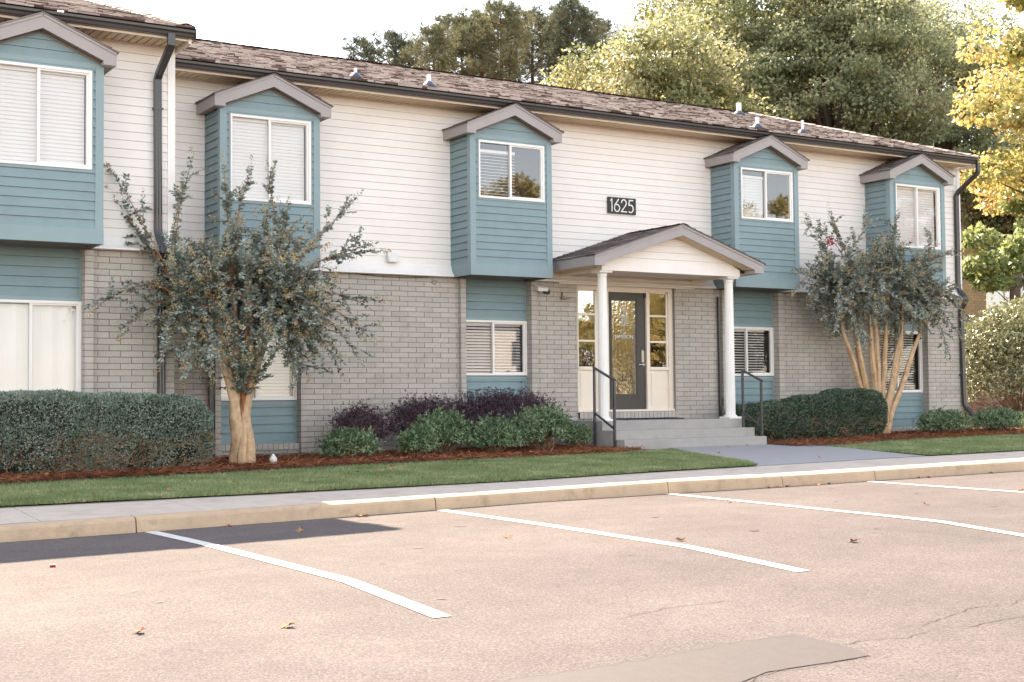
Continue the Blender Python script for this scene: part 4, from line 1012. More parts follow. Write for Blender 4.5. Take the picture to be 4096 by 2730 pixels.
def crape(loc, label, stems, tips, fill, box, seed, mirror=False, leafL=.060, density=1.0, flowers=None, extra_orange=()):
    """multi-stem tree: stems = list of (path, radii); tips = explicit branch ends; fill = number of extra branches inside box"""
    r = np.random.default_rng(seed); t = thing('crape_myrtle', loc, label, 'tree')
    tr = MB(); tops = []
    for path, rad in stems:
        pts = [Vector(p) for p in path]; m = []; rr_ = []
        for i in range(len(pts)-1):
            for k in range(4): m.append(pts[i].lerp(pts[i+1], k/4)); rr_.append(rad[i]+(rad[i+1]-rad[i])*k/4)
        m.append(pts[-1]); rr_.append(rad[-1])
        # smooth
        for _ in range(2):
            m = [m[0]]+[(m[i-1]+m[i]*2+m[i+1])/4 for i in range(1, len(m)-1)]+[m[-1]]
        m = [p+Vector((noise.noise(p*3+Vector((seed, 0, 0))), noise.noise(p*3+Vector((0, 9, seed))), 0))*.02 for p in m]
        tr.tube(m, rr_, 22, gnarl=.42); tops.append((np.array(m[-1]), np.array((m[-1]-m[-4]).normalized()), rr_[-1]))
    tr.build('trunk', 'bark', t, True)
    lim = MB(); LP, LA, LN = [], [], []; SP = []
    allt = [np.array(q) for q in tips]
    c = np.array(box[0]); hx = np.array(box[1])
    for i in range(fill):
        v = r.normal(size=3); v /= np.linalg.norm(v); rad = r.uniform(.45, 1)**.6
        q = c+v*hx*rad
        if q[2] < box[2]: q[2] = box[2]+r.uniform(0, .3)
        allt.append(q)
    def leafpath(P, dens, droop=.0, gap=.0125):
        seg = np.linalg.norm(np.diff(P, axis=0), axis=1); cum = np.concatenate([[0], np.cumsum(seg)]); n = max(2, int(cum[-1]/gap*dens))
        s = np.sort(r.uniform(0, cum[-1], n)); X = np.stack([np.interp(s, cum, P[:, k]) for k in range(3)], 1)
        T = np.gradient(P, axis=0); T = np.stack([np.interp(s, cum, T[:, k]) for k in range(3)], 1); T /= np.linalg.norm(T, axis=1, keepdims=True)+1e-9
        side = np.cross(T, r.normal(0, .35, (n, 3))+np.array([0, 0, 1])); side /= np.linalg.norm(side, axis=1, keepdims=True)+1e-9
        sgn = np.where(np.arange(n) % 2, 1, -1)[:, None]
        A = side*sgn*1.0+T*.45+r.normal(0, .22, (n, 3))+np.array([0, 0, -.12-droop])
        LP.append(X); LA.append(A); LN.append(np.cross(T, A*sgn)*np.sign(np.cross(T, A*sgn)[:, 2:3]+1e-6)+r.normal(0, .3, (n, 3)))
    for q in allt:
        w = [np.linalg.norm((q-tp[0])[:2])+abs((q-tp[0])[2])*.2+r.uniform(0, .5) for tp in tops]; tp = tops[int(np.argmin(w))]
        a = tp[0]-tp[1]*r.uniform(0, .25); d = q-a; L = np.linalg.norm(d)
        c1 = a+tp[1]*L*.40+np.array([0, 0, .12*L]); c2 = q-d*.25+np.array([0, 0, max(0, .25*L*(1-max(0, d[2])/L))])
        P = bez(a, c1, c2, q, 12)
        rad0 = min(tp[2]*.55, .006+.007*L)
        twigs_to(lim, [tuple(p) for p in P], rad0, .003, 5)
        leafpath(P[5:], .9*density)
        for k in range(int(r.integers(7, 11))):
            j = int(r.integers(3, 11)); p = P[j]; dd = (P[min(j+1, 11)]-P[j-1]); dd /= np.linalg.norm(dd)
            e = dd*.8+r.normal(0, .55, 3)+np.array([0, 0, .15]); e /= np.linalg.norm(e); l = r.uniform(.16, .42)
            Q = bez(p, p+e*l*.4+np.array([0, 0, .03]), p+e*l*.7+np.array([0, 0, .02]), p+e*l+np.array([0, 0, -.05*r.uniform(0, 1)]), 5)
            twigs_to(lim, [tuple(x) for x in Q], .004, .0018, 4); leafpath(Q, 1.25*density)
            if r.uniform() < .30: SP.append((Q[-1], e))
        SP.append((q, P[-1]-P[-2]))
    lim.build('branches', 'orange', t, True)
    P = np.concatenate(LP); A = np.concatenate(LA); Nn = np.concatenate(LN); n = len(P)
    V, F = leafmesh(P, A, Nn, r.uniform(.7, 1.15, n)*leafL, r.uniform(.7, 1.1, n)*leafL*.62); npmesh('foliage', V, F, 'crape', t)
    # seed heads
    Vs, Fs = [], []
    X = []
    for (q, e) in SP:
        e = np.array(e); e = e/(np.linalg.norm(e)+1e-9); k = int(r.integers(16, 34)); l = r.uniform(.10, .22)
        s = r.uniform(0, 1, k); X.append(q+e*(s*l)[:, None]+r.normal(0, .028, (k, 3))*(1-.6*s)[:, None])
    X = np.concatenate(X); n = len(X); sz = r.uniform(.006, .011, n)[:, None]
    D = np.array([[1, 0, 0], [0, 1, 0], [-1, 0, 0], [0, -1, 0], [0, 0, 1], [0, 0, -1]], float)
    V = (X[:, None, :]+D[None]*sz[:, None]).reshape(-1, 3); fb = np.array([[0, 1, 4], [1, 2, 4], [2, 3, 4], [3, 0, 4], [1, 0, 5], [2, 1, 5], [3, 2, 5], [0, 3, 5]])
    F = (np.arange(n)[:, None, None]*6+fb[None]).reshape(-1, 3); npmesh('seed_heads', V, F, 'seed', t)
    if flowers is not None:
        f = np.array(flowers); n = 120; X = f+r.normal(0, .05, (n, 3)); V, F = leafmesh(X, rndunit(n), rndunit(n), .03, .025); npmesh('red_blossom', V, F, 'redf', t)
    return t
x0, y0, z0 = 6.63, -1.9, .72
crape((x0, y0, z0), 'gnarled pale trunked crape myrtle with dense bluish leaves beside the left hedge', [
    ([(x0-.06, y0, z0-.05), (x0-.06, y0, z0+.3), (x0-.09, y0, z0+.62), (x0-.13, y0, z0+.95), (x0-.20, y0, z0+1.3), (x0-.30, y0+.02, z0+1.75), (x0-.42, y0, z0+2.3)], [.105, .094, .086, .074, .062, .046, .028]),
    ([(x0-.10, y0+.03, z0+.85), (x0-.08, y0+.03, z0+1.1), (x0-.06, y0+.05, z0+1.45), (x0-.05, y0+.1, z0+1.9), (x0-.1, y0+.1, z0+2.5)], [.07, .068, .055, .04, .022]),
    ([(x0+.08, y0-.02, z0-.05), (x0+.08, y0-.02, z0+.3), (x0+.04, y0-.02, z0+.6), (x0+.05, y0, z0+.85), (x0+.16, y0, z0+1.2), (x0+.27, y0, z0+1.55), (x0+.45, y0, z0+2.1)], [.092, .088, .078, .072, .062, .048, .028]),
    ([(x0+.02, y0+.02, z0+.7), (x0+.07, y0+.02, z0+1.0), (x0+.13, y0+.05, z0+1.35), (x0+.15, y0+.1, z0+1.8), (x0+.12, y0+.1, z0+2.4)], [.07, .065, .052, .035, .022]),
    ([(x0-.14, y0, z0+1.05), (x0-.30, y0-.05, z0+1.4), (x0-.55, y0-.1, z0+1.75), (x0-.8, y0-.1, z0+2.1)], [.05, .04, .03, .02]),
    ([(x0-.02, y0-.08, z0-.06), (x0-.03, y0-.11, z0+.18), (x0+.0, y0-.06, z0+.5), (x0+.02, y0-.02, z0+.8)], [.07, .055, .045, .03]),
], [(4.62, -2.1, 2.78), (4.90, -2.3, 2.45), (5.35, -2.4, 2.08), (4.95, -1.7, 4.60), (4.98, -1.5, 4.28), (5.15, -1.6, 4.02), (5.92, -1.9, 4.86), (5.75, -2.0, 4.35), (6.72, -2.0, 4.80), (7.02, -1.9, 4.72), (7.35, -1.8, 4.35),
    (8.15, -1.9, 4.28), (7.95, -1.8, 4.05), (8.75, -1.8, 3.74), (8.5, -2.0, 3.80), (8.45, -2.0, 2.92), (8.42, -2.1, 2.50), (8.25, -2.1, 2.22), (7.95, -2.2, 2.0), (5.5, -2.3, 2.6), (5.6, -2.1, 3.3), (8.0, -1.8, 3.3), (6.4, -1.9, 4.5), (6.1, -2.2, 1.95), (7.5, -2.1, 1.95)],
    128, ((6.64, -1.95, 2.92), (1.32, .85, 1.22), 1.98), 3)
x0, y0, z0 = 19.95, -.72, .84
st_ = []
for (bx, tx, tz, rr_) in ((-.14, -.98, 2.55, .05), (-.12, -.74, 2.7, .042), (-.10, -.52, 2.6, .062), (-.05, -.36, 2.7, .045), (.0, .0, 2.65, .062), (.02, .22, 2.7, .045), (.06, .52, 2.65, .052), (.10, .78, 2.85, .060), (.16, 1.02, 2.6, .050)):
    my = random.uniform(-.15, .2)
    st_.append(([(x0+bx, y0+my*.2, z0-.05), (x0+bx*1.3+tx*.10, y0+my*.3, z0+.5), (x0+bx+tx*.42, y0+my*.6, z0+1.0), (x0+tx*.80, y0+my, z0+1.6), (x0+tx*1.0, y0+my*1.2, z0+tz-.55), (x0+tx*1.05, y0+my*1.4, z0+tz)], [rr_*1.25, rr_*1.1, rr_, rr_*.85, rr_*.6, rr_*.35]))
crape((x0, y0, z0), 'crape myrtle with many slender fanned stems behind the right hedge', st_,
      [(17.05, -1.5, 3.43), (17.6, -1.3, 4.72), (17.55, -1.5, 4.5), (18.3, -1.2, 4.82), (18.1, -1.6, 3.6), (18.0, -1.7, 3.1), (17.95, -1.6, 2.75), (19.3, -1.1, 4.85), (20.2, -1.0, 4.9), (21.2, -1.0, 4.75), (21.9, -1.0, 4.4), (21.85, -1.1, 3.5), (22.0, -1.2, 3.1), (21.2, -1.4, 2.3), (18.6, -1.7, 2.4), (21.5, -1.3, 2.85)],
      112, ((19.75, -1.0, 3.62), (1.95, .80, 1.0), 2.85), 9, leafL=.056, flowers=(17.9, -1.55, 4.38))

def shell_leaves(n, c, h, pw, seed, zmin=None, jit=.03):
    """points and outward normals on a rounded box (superellipsoid)"""
    r = np.random.default_rng(seed); v = r.normal(size=(n, 3)); v /= np.linalg.norm(v, axis=1, keepdims=True)
    h = np.array(h); q = v*h; s = (np.abs(v)**pw).sum(1)**(1/pw); p = v/s[:, None]*h
    Nn = np.sign(p)*(np.abs(p/h)**(pw-1))/h; Nn /= np.linalg.norm(Nn, axis=1, keepdims=True)
    P = p+np.array(c)
    bump_ = np.array([noise.noise(Vector(q)*2.3)*.05+noise.noise(Vector(q)*6)*.03 for q in P])
    P = P+Nn*(bump_-np.abs(r.normal(0, jit, n)))[:, None]
    return P, Nn
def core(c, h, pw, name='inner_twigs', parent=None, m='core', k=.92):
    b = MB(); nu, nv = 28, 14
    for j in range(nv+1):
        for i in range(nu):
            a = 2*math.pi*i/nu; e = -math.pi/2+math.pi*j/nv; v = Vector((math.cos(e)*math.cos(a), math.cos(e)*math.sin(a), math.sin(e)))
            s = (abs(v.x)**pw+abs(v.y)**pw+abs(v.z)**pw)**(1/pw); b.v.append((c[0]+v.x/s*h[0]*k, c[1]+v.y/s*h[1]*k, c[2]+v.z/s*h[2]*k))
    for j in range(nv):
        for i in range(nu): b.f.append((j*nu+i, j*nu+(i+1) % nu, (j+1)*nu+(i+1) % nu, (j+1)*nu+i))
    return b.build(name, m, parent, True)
def hedge(name, loc, label, cat, blobs, m, L, group=None, dens=4200, pw=5, twigs=0, coref=.84, spread=1.0):
    t = thing(name, loc, label, cat, group); P, A, Nn = [], [], []; r = np.random.default_rng(int(loc[0]*10))
    cb = MB()
    for (c, h, p_) in blobs:
        area = 8*(h[0]*h[2]+h[0]*h[1]+h[1]*h[2])*.9; n = int(area*dens)
        p, nn = shell_leaves(n, c, h, p_, int(c[0]*31)); k = p[:, 2] > loc[2]-.02
        gap = np.array([noise.noise(Vector(q)*3.3+Vector((0, 0, 40))) for q in p]); k &= ~((gap < -.16) & (p[:, 2] < c[2]-.30*h[2]) & (r.uniform(0, 1, n) < .75))
        p, nn = p[k], nn[k]; n = len(p)
        P.append(p); a = nn*.7+r.normal(0, spread*.6, (n, 3))+np.array([0, 0, .35]); A.append(a); Nn.append(nn+r.normal(0, .5, (n, 3)))
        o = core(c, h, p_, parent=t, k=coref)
    P, A, Nn = map(np.concatenate, (P, A, Nn)); n = len(P)
    V, F = leafmesh(P, A, Nn, r.uniform(.6, 1.2, n)*L, r.uniform(.6, 1.1, n)*L*.5); npmesh('foliage', V, F, m, t)
    if twigs:
        (c, h, p_) = blobs[0]; q = []
        tw = MB()
        for i in range(twigs):
            bl = blobs[i % len(blobs)]; c, h = bl[0], bl[1]; x = c[0]+r.uniform(-.97, .97)*h[0]; y = c[1]-h[1]*r.uniform(.75, 1.0); z = loc[2]+r.uniform(-.02, .42)
            d = Vector((r.normal(0, .6), r.normal(-.15, .25), r.uniform(-.1, .8))).normalized()*r.uniform(.08, .26)
            tw.tube([(x, y, z), (x+d.x*.5+r.normal(0, .02), y+d.y*.5, z+d.z*.5), (x+d.x, y+d.y, z+d.z)], [.004, .003, .0015], 4, cap=False)
        tw.build('bare_twigs', 'twig', t)
    return t
hedge('hedge', (4.3, -2.35, .74), 'long clipped box hedge with bare twiggy base at the left under the windows', 'hedge',
      [((3.2, -2.36, 1.215), (1.6, .43, .50), 6), ((4.9, -2.34, 1.20), (1.12, .43, .485), 4.2)], 'hedge', .036, dens=6400, twigs=900)
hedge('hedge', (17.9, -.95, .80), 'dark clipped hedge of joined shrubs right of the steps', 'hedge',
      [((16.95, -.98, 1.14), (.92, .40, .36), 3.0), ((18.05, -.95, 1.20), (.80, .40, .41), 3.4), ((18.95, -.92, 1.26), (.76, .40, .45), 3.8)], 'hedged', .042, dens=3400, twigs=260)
def shrub(loc, label, cat, c, h, m, L, n, seed, pw=2.3, group=None, aspect=.36, rosette=6, wild=.42):
    """leaf rosettes on the ends of short shoots all through a rounded volume"""
    t = thing('shrub', loc, label, cat, group); r = np.random.default_rng(seed)
    v = r.normal(size=(n, 3)); v /= np.linalg.norm(v, axis=1, keepdims=True); v[:, 2] = np.where(v[:, 2] < -.35, -v[:, 2], v[:, 2])
    rad = r.uniform(.35, 1, n)**.45; C = np.array(c)+v*np.array(h)*(rad*(1+r.normal(0, wild*.35, n)))[:, None]
    k = C[:, 2] > loc[2]+.01; C, v = C[k], v[k]; n = len(C)
    D = v+r.normal(0, .35, (n, 3))+np.array([0, 0, .4]); D /= np.linalg.norm(D, axis=1, keepdims=True)
    P = np.repeat(C, rosette, 0); Dr = np.repeat(D, rosette, 0); m_ = len(P)
    A = Dr*.65+r.normal(0, .75, (m_, 3)); V, F = leafmesh(P+r.normal(0, .008, (m_, 3)), A, Dr+r.normal(0, .3, (m_, 3)), r.uniform(.6, 1.15, m_)*L, r.uniform(.7, 1.1, m_)*L*aspect)
    npmesh('foliage', V, F, m, t)
    tw = MB(); root = Vector((c[0], c[1], loc[2]-.02))
    for i in range(0, n, max(1, n//110)):
        q = Vector(C[i]); mid = root.lerp(q, .5)+Vector((r.normal(0, .03), r.normal(0, .03), .02)); tw.tube([root+Vector((r.normal(0, .05), r.normal(0, .05), 0)), mid, q], [.007, .005, .002], 4, cap=False)
    tw.build('stems', 'twig', t)
    return t
G = 'shrubs planted along the brick wall'
shrub((8.92, -.75, .75), 'small purple leaved shrub left of the large purple shrubs, against grey brick', 'shrub', (8.92, -.75, 1.12), (.46, .34, .40), 'purple', .036, 1500, 21, group=G)
shrub((10.0, -.8, .76), 'purple leaved shrub leaning left, left of the wide dark purple shrub', 'shrub', (10.05, -.75, 1.20), (.72, .36, .42), 'purple', .036, 2600, 22, group=G)
shrub((11.5, -.8, .77), 'wide dark purple shrub below the shorter lower window', 'shrub', (11.45, -.72, 1.26), (1.10, .38, .46), 'purple', .036, 4600, 23, group=G)
shrub((8.35, -1.6, .745), 'low bright green shrub standing alone in front of the small purple shrub', 'shrub', (8.35, -1.6, .92), (.44, .30, .26), 'gard', .062, 620, 24, group=G)
shrub((9.38, -1.8, .75), 'small green shrub with yellowish leaves at the left end of the green row', 'shrub', (9.34, -1.85, .95), (.30, .26, .23), 'gard', .062, 560, 25, group=G)
shrub((9.98, -1.55, .76), 'green glossy shrub in the row, tallest under the leaning purple shrub', 'shrub', (9.93, -1.5, 1.06), (.43, .33, .33), 'gard', .062, 1150, 26, group=G)
shrub((10.72, -1.65, .76), 'green glossy shrub in the middle of the row before the wide purple shrub', 'shrub', (10.78, -1.65, .99), (.42, .33, .28), 'gard', .062, 1150, 27, group=G)
shrub((11.68, -1.6, .77), 'tall rounded green shrub near the right end of the row', 'shrub', (11.68, -1.55, 1.08), (.50, .36, .36), 'gard', .062, 1250, 28, group=G)
shrub((12.38, -1.55, .78), 'little yellow tipped shrub beside the dark side of the porch', 'shrub', (12.38, -1.5, .96), (.22, .2, .22), 'gard', .062, 260, 29, group=G)
shrub((21.2, -1.25, .85), 'low dark green shrub in front of the far right brick wall', 'shrub', (21.2, -1.2, 1.02), (.66, .34, .27), 'gard', .055, 1250, 30, group=G)
shrub((22.75, -1.25, .86), 'low dark green shrub at the building corner by the downspout foot', 'shrub', (22.8, -1.2, 1.03), (.72, .36, .27), 'gard', .055, 1300, 31, group=G)
shrub((24.4, -1.25, .87), 'low dark green shrub beyond the building corner at the right edge', 'shrub', (24.4, -1.2, 1.02), (.7, .36, .27), 'gard', .055, 1000, 32, group=G)
shrub((26.95, 1.6, .90), 'large round glossy sunlit shrub beyond the right corner of the building', 'shrub', (27.0, 1.6, 2.05), (1.68, 1.3, 1.55), 'bright', .085, 7600, 33, aspect=.5, rosette=5)
# a couple of loose bright shoots behind the round shrub are part of the maple below

# ------------------------------------------------------------------ trees behind
def crown(P_c, P_r, nleaf, L, seed, aspect=.7, up_=.25):
    """P_c cluster centres (n,3), P_r radii -> leaf positions over each cluster's upper shell"""
    r = np.random.default_rng(seed); k = len(P_c); idx = r.integers(0, k, nleaf); v = r.normal(size=(nleaf, 3)); v /= np.linalg.norm(v, axis=1, keepdims=True)
    v[:, 2] = np.where(v[:, 2] < -.2, v[:, 2]*.45, v[:, 2]); rad = P_r[idx]*r.uniform(.55, 1.06, nleaf)
    X = P_c[idx]+v*rad[:, None]*np.array([1, 1, .72]); A = v*.6+r.normal(0, .6, (nleaf, 3))+np.array([0, 0, -.35]); Nn = v+r.normal(0, .5, (nleaf, 3))+np.array([0, 0, up_])
    return leafmesh(X, A, Nn, r.uniform(.65, 1.2, nleaf)*L, r.uniform(.7, 1.1, nleaf)*L*aspect)
def broad_tree(loc, label, H, rad, zlow, m, L, nleaf, seed, ncl=120, group=None, name='broadleaf_tree', lean=0, crs=1.0):
    r = np.random.default_rng(seed); t = thing(name, loc, label, 'tree', group); x, y, z = loc
    c = np.array([x, y, z+(H+zlow)/2]); h = np.array([rad, rad, (H-zlow)/2])
    v = r.normal(size=(ncl, 3)); v /= np.linalg.norm(v, axis=1, keepdims=True); q = r.uniform(.25, 1, ncl)**.5
    wob = np.array([1+.22*noise.noise(Vector(a)*1.7+Vector((seed, 0, 0))) for a in v])
    C = c+v*h*(q*wob)[:, None]; Rr = r.uniform(.16, .27, ncl)*rad*crs
    b = MB(); r0 = H*.028
    top = Vector((x+lean, y, z+zlow+(H-zlow)*.45)); b.tube([(x, y, z-.1), (x+lean*.2, y, z+zlow*.6), tuple(top.lerp(Vector((x, y, z+zlow)), .5)), tuple(top), (x+lean*1.2, y+.1, z+H*.86)], [r0, r0*.8, r0*.65, r0*.45, r0*.1], 10)
    for i in range(0, ncl, 2):
        q0 = Vector(C[i]); a = Vector((x+lean*.4, y, z+zlow*.75+(q0.z-z-zlow)*.35*(1 if q0.z > z+zlow else 0))); L_ = (q0-a).length
        mid = a.lerp(q0, .5)+Vector((0, 0, .10*L_)); b.tube([tuple(a), tuple(mid), tuple(q0)], [r0*.28, r0*.16, r0*.04], 5, cap=False)
    b.build('trunk', 'barkd', t, True); V, F = crown(C, Rr, nleaf, L, seed); npmesh('crown', V, F, m, t)
    return t
GB = 'leafy trees behind the building'
def spot(px, py, Y):
    """world point on the vertical plane y=Y seen at photo pixel (used only to place far trees)"""
    d = fw*FPX+r2*(px-2048)-u2*(py-1365); k = (Y+19.6257)/d.y; return Vector((0, -19.6257, 1.6))+d*k
for (px, ptop, Y, rad, H, m, lab, sd, nl) in (
        (2640, 40, 18, 4.0, 0, 'decid', 'yellow green tree with a low rounded crown just right of the pines', 41, 52000),
        (2980, -250, 22, 5.4, 0, 'decid', 'tall golden green tree filling the sky behind the middle of the roof', 42, 80000),
        (3330, -150, 17, 4.2, 0, 'decidg', 'grey green tree with forked trunk showing above the roof end', 43, 64000),
        (3720, -60, 19, 4.6, 0, 'decidg', 'shadowy green tree behind the golden maple', 44, 60000),
        (4040, 560, 13, 2.6, 0, 'decid', 'lower yellow green tree between the golden maple and the far brick building', 46, 30000),
        (3420, -300, 30, 6.0, 0, 'decid', 'tallest leafy tree at the back of the grove', 45, 50000)):
    p = spot(px, ptop, Y); gz = far_z(p.x, Y); H = p.z-gz
    broad_tree((p.x, Y, gz), lab, H, rad, H*.62 if px == 4040 else max(1.5, min(H*.18, 2.5)), m, .17, nl, sd, ncl=170, group=GB, lean=.4)
p = spot(4080, 1150, 6); broad_tree((p.x+.5, 6, far_z(p.x, 6)), 'small green tree hanging before the far brick building', p.z-far_z(p.x, 6)+1.4, 1.5, 2.2, 'decidg', .12, 3600, 48, ncl=24, group=GB)
MX = 1.15
mp = thing('maple_tree', (31.2+MX, .8, .95), 'tall golden orange maple at the right edge beyond the building corner', 'tree')
r = np.random.default_rng(77); C = []
for i in range(210):
    v = r.normal(size=3); v /= np.linalg.norm(v); q = r.uniform(.35, 1)**.5; C.append(np.array([30.6+MX, .8, 8.6])+v*np.array([5.4, 3.6, 5.9])*q*(1+.25*noise.noise(Vector(v)*2.1)))
C = np.array(C); C = C[(C[:, 0] < 36) & (C[:, 2] > 5.15)]
b = MB(); b.tube([(31.2+MX, .8, .8), (31.0+MX, .8, 4), (30.8+MX, .8, 8), (30.7+MX, .8, 12)], [.26, .2, .14, .05], 10)
for i in range(0, len(C), 2):
    q0 = Vector(C[i]); a = Vector((31.0+MX, .8, max(2.6, q0.z*.62))); b.tube([tuple(a), tuple(a.lerp(q0, .5)+Vector((0, 0, .25))), tuple(q0)], [.07, .04, .012], 5, cap=False)
b.build('trunk', 'barkd', mp, True)
hi = C[:, 2] > 6.6
V, F = crown(C[hi], r.uniform(.5, .95, hi.sum()), 60000, .135, 5, .95); npmesh('crown', V, F, 'maple', mp)
lo = C[~hi]; V, F = crown(lo, r.uniform(.5, .9, len(lo)), 26000, .135, 6, .95); npmesh('crown', V, F, 'mapleg', mp)
# low hanging sprays of the maple
D = np.array([spot(px, py, Y) for px, py, Y in ((3900, 1090, 1.5), (3960, 1130, 1.0), (3935, 1060, .8), (4060, 1060, .6), (3985, 1320, 2.2), (4040, 1290, 2.6), (4080, 1340, 2.2), (3930, 1345, 2.4), (4090, 980, .4), (3925, 960, .6))])
V, F = crown(D, np.full(len(D), .42), 3600, .15, 9, .95); npmesh('hanging_branch', V, F, 'mapleg', mp)

def pine_proto(seed, m, H=8.0, rad=2.2):
    r = np.random.default_rng(seed); b = MB(); b.tube([(0, 0, -2), (.1, 0, H*.3), (0, .1, H*.6), (.05, 0, H*.97)], [.2, .16, .10, .02], 8)
    T, TD = [], []
    nb = 84
    for i in range(nb):
        t = (i/nb)**.8; z = H*(.20+.79*t); a = i*2.4+r.uniform(-.5, .5); prof = min(1, (1-t)*3.4+.06)**.6*(.72+.28*min(1, t*3))
        l = rad*prof*r.uniform(.45, 1.12)
        d = Vector((math.cos(a), math.sin(a), .30+.35*t)); e = Vector((0, 0, z))+Vector((d.x*l, d.y*l, d.z*l)); mid = Vector((0, 0, z)).lerp(e, .5)+Vector((0, 0, -.08*l))
        b.tube([(0, 0, z), tuple(mid), tuple(e)], [.045*(1.2-t), .028, .008], 4, cap=False)
        for c_ in range(int(2+3*l/rad)):
            s_ = r.uniform(.35, 1); cc = Vector((0, 0, z)).lerp(e, s_)+Vector(r.normal(0, .22, 3)); cr = r.uniform(.16, .34)
            for k in range(9):
                o_ = Vector(r.normal(0, 1, 3)).normalized()*cr; o_.z *= .7; T.append(cc+o_); TD.append(o_.normalized()+Vector((0, 0, .5)))
    for k in range(8): T.append(Vector((0, 0, H))+Vector(r.normal(0, .12, 3))); TD.append(Vector((0, 0, 1)))
    T = np.array(T); TD = np.array(TD); TD /= np.linalg.norm(TD, axis=1, keepdims=True); q = 18
    P = np.repeat(T, q, 0); D = np.repeat(TD, q, 0); n = len(P); A = D*.55+r.normal(0, .62, (n, 3)); A /= np.linalg.norm(A, axis=1, keepdims=True); P = P+D*r.uniform(-.16, .12, n)[:, None]
    l = r.uniform(.12, .22, n)[:, None]; B = np.cross(A, rndunit(n)); B /= np.linalg.norm(B, axis=1, keepdims=True); w = .013
    V = np.stack([P-B*w, P+B*w, P+A*l], 1).reshape(-1, 3); F = np.arange(3*n).reshape(-1, 3)
    return b, V, F
protos = []
for sd, m in ((1, 'pine'), (2, 'pine'), (3, 'pineg')):
    b, V, F = pine_proto(sd, m); root = thing('pine_tree', (0, 0, 0), 'pine', 'tree'); b.build('trunk', 'barkd', root, True); npmesh('crown', V, F, m, root); protos.append(root)
used = [False]*3
for (px, py, w, k, Y, lab) in ((1455, 165, 150, 2, 42, 'small bushy topped pine at the far left of the pine row'), (1580, 138, 130, 2, 44, 'thin dark pine just right of the leftmost pine'), (1640, 180, 110, 0, 46, 'low brownish pine in the gap left of the taller pines'),
        (1730, 115, 150, 1, 40, 'narrow pine starting the taller part of the row'), (1850, 75, 190, 0, 42, 'brown green pine left of the broad topped pine'), (2000, 22, 260, 1, 40, 'broad round topped pine in the middle of the row'),
        (2125, 45, 160, 0, 45, 'slender pine between the two tallest pines'), (2290, 8, 230, 2, 41, 'tall pointed dark pine next to the yellow green tree'), (2200, 90, 140, 0, 48, 'pine half hidden behind the pointed dark pine'), (1930, 130, 170, 2, 52, 'dark pine low behind the broad topped pine'),
        (2410, 95, 120, 2, 50, 'dark pine peeping over the yellow green tree'), (1790, 70, 150, 1, 47, 'pale brown pine filling the gap left of the broad topped pine'), (2060, 60, 170, 1, 48, 'second row pine just right behind the broad topped pine'), (2240, 40, 150, 0, 43, 'brown pine touching the pointed dark pine on its left side'), (1920, 60, 170, 2, 44, 'dark green pine left of the broad topped pine'), (2350, 60, 150, 0, 45, 'brown pine on the right shoulder of the pointed dark pine')):
    p = spot(px, py, Y); depth = (Y+19.6)*math.cos(YAW)+p.x*math.sin(YAW); pxm = FPX/depth; rad = w/2/pxm*1.15; s = rad/2.2*1.0
    s = max(s, .62); o = protos[k] if not used[k] else copy_tree(protos[k]); used[k] = True
    zs_ = s*1.05; o.location = (p.x, Y, p.z-8.0*zs_); o.scale = (s, s, zs_); o.rotation_euler = (0, 0, px*.7); o['label'] = lab; o['group'] = 'pines beyond the roof'

# ------------------------------------------------------------------ far building at the right
fb = thing('far_apartment', (42, 14, 3.4), 'distant tan brick building with grey blue siding and a window behind the trees', 'building')
b, m2 = MB(), MB()
brickwall(b, m2, 38.5, 41.1, 3.2, 8.4, 14, L=.30, H=.10); brickwall(b, m2, 43.4, 47, 3.2, 8.4, 14, L=.30, H=.10); two(b, m2, 'brick_wall', 'tanbrick', 'mortar', fb)
b = MB(); siding(b, (41.1, 14.12, 0), (1, 0, 0), (0, -1, 0), 3.2, 4.75, lambda z: (0, 2.3)); siding(b, (41.1, 14.12, 0), (1, 0, 0), (0, -1, 0), 6.2, 7.3, lambda z: (0, 2.3)); b.build('siding_panel', 'teal', fb)
b = MB(); b.box(41.1, 43.4, 14.05, 14.12, 4.75, 4.82).box(41.1, 43.4, 14.05, 14.12, 6.12, 6.2).box(41.1, 41.16, 14.05, 14.12, 4.8, 6.2).box(42.2, 42.27, 14.05, 14.12, 4.8, 6.2).box(43.34, 43.4, 14.05, 14.12, 4.8, 6.2); fw_ = b.build('window_frame', 'white', fb)
MB().box(41.16, 43.34, 14.09, 14.10, 4.82, 6.12).build('window_pane', 'glassr', fw_); MB().box(41.1, 43.4, 14.3, 14.35, 4.7, 6.2).build('room_interior', 'roomdark', fw_)
b = MB(); siding(b, (38.5, 13.9, 0), (1, 0, 0), (0, -1, 0), 7.0, 8.6, lambda z: (0, 8.5)); b.box(38.5, 47, 14.2, 20, 3, 8.6); b.build('siding_wall', 'siding', fb)
b = MB(); b.prism([(38, 13.4, 8.6), (38, 17, 9.9), (38, 20.6, 8.6)], (9.6, 0, 0)); b.build('roof', 'roofbase', fb)
o = straw('pine_straw', 5200, 25, 41, lambda a: 3.5, lambda a: 13.5, lambda a: 0, L=(.15, .4), th=.014)
me = o.data
for v_ in me.vertices: v_.co.z += far_z(v_.co.x, v_.co.y)+.02
tag(o, 'sunlit brown straw on the slope below the far brick building', 'pine straw', kind='stuff')

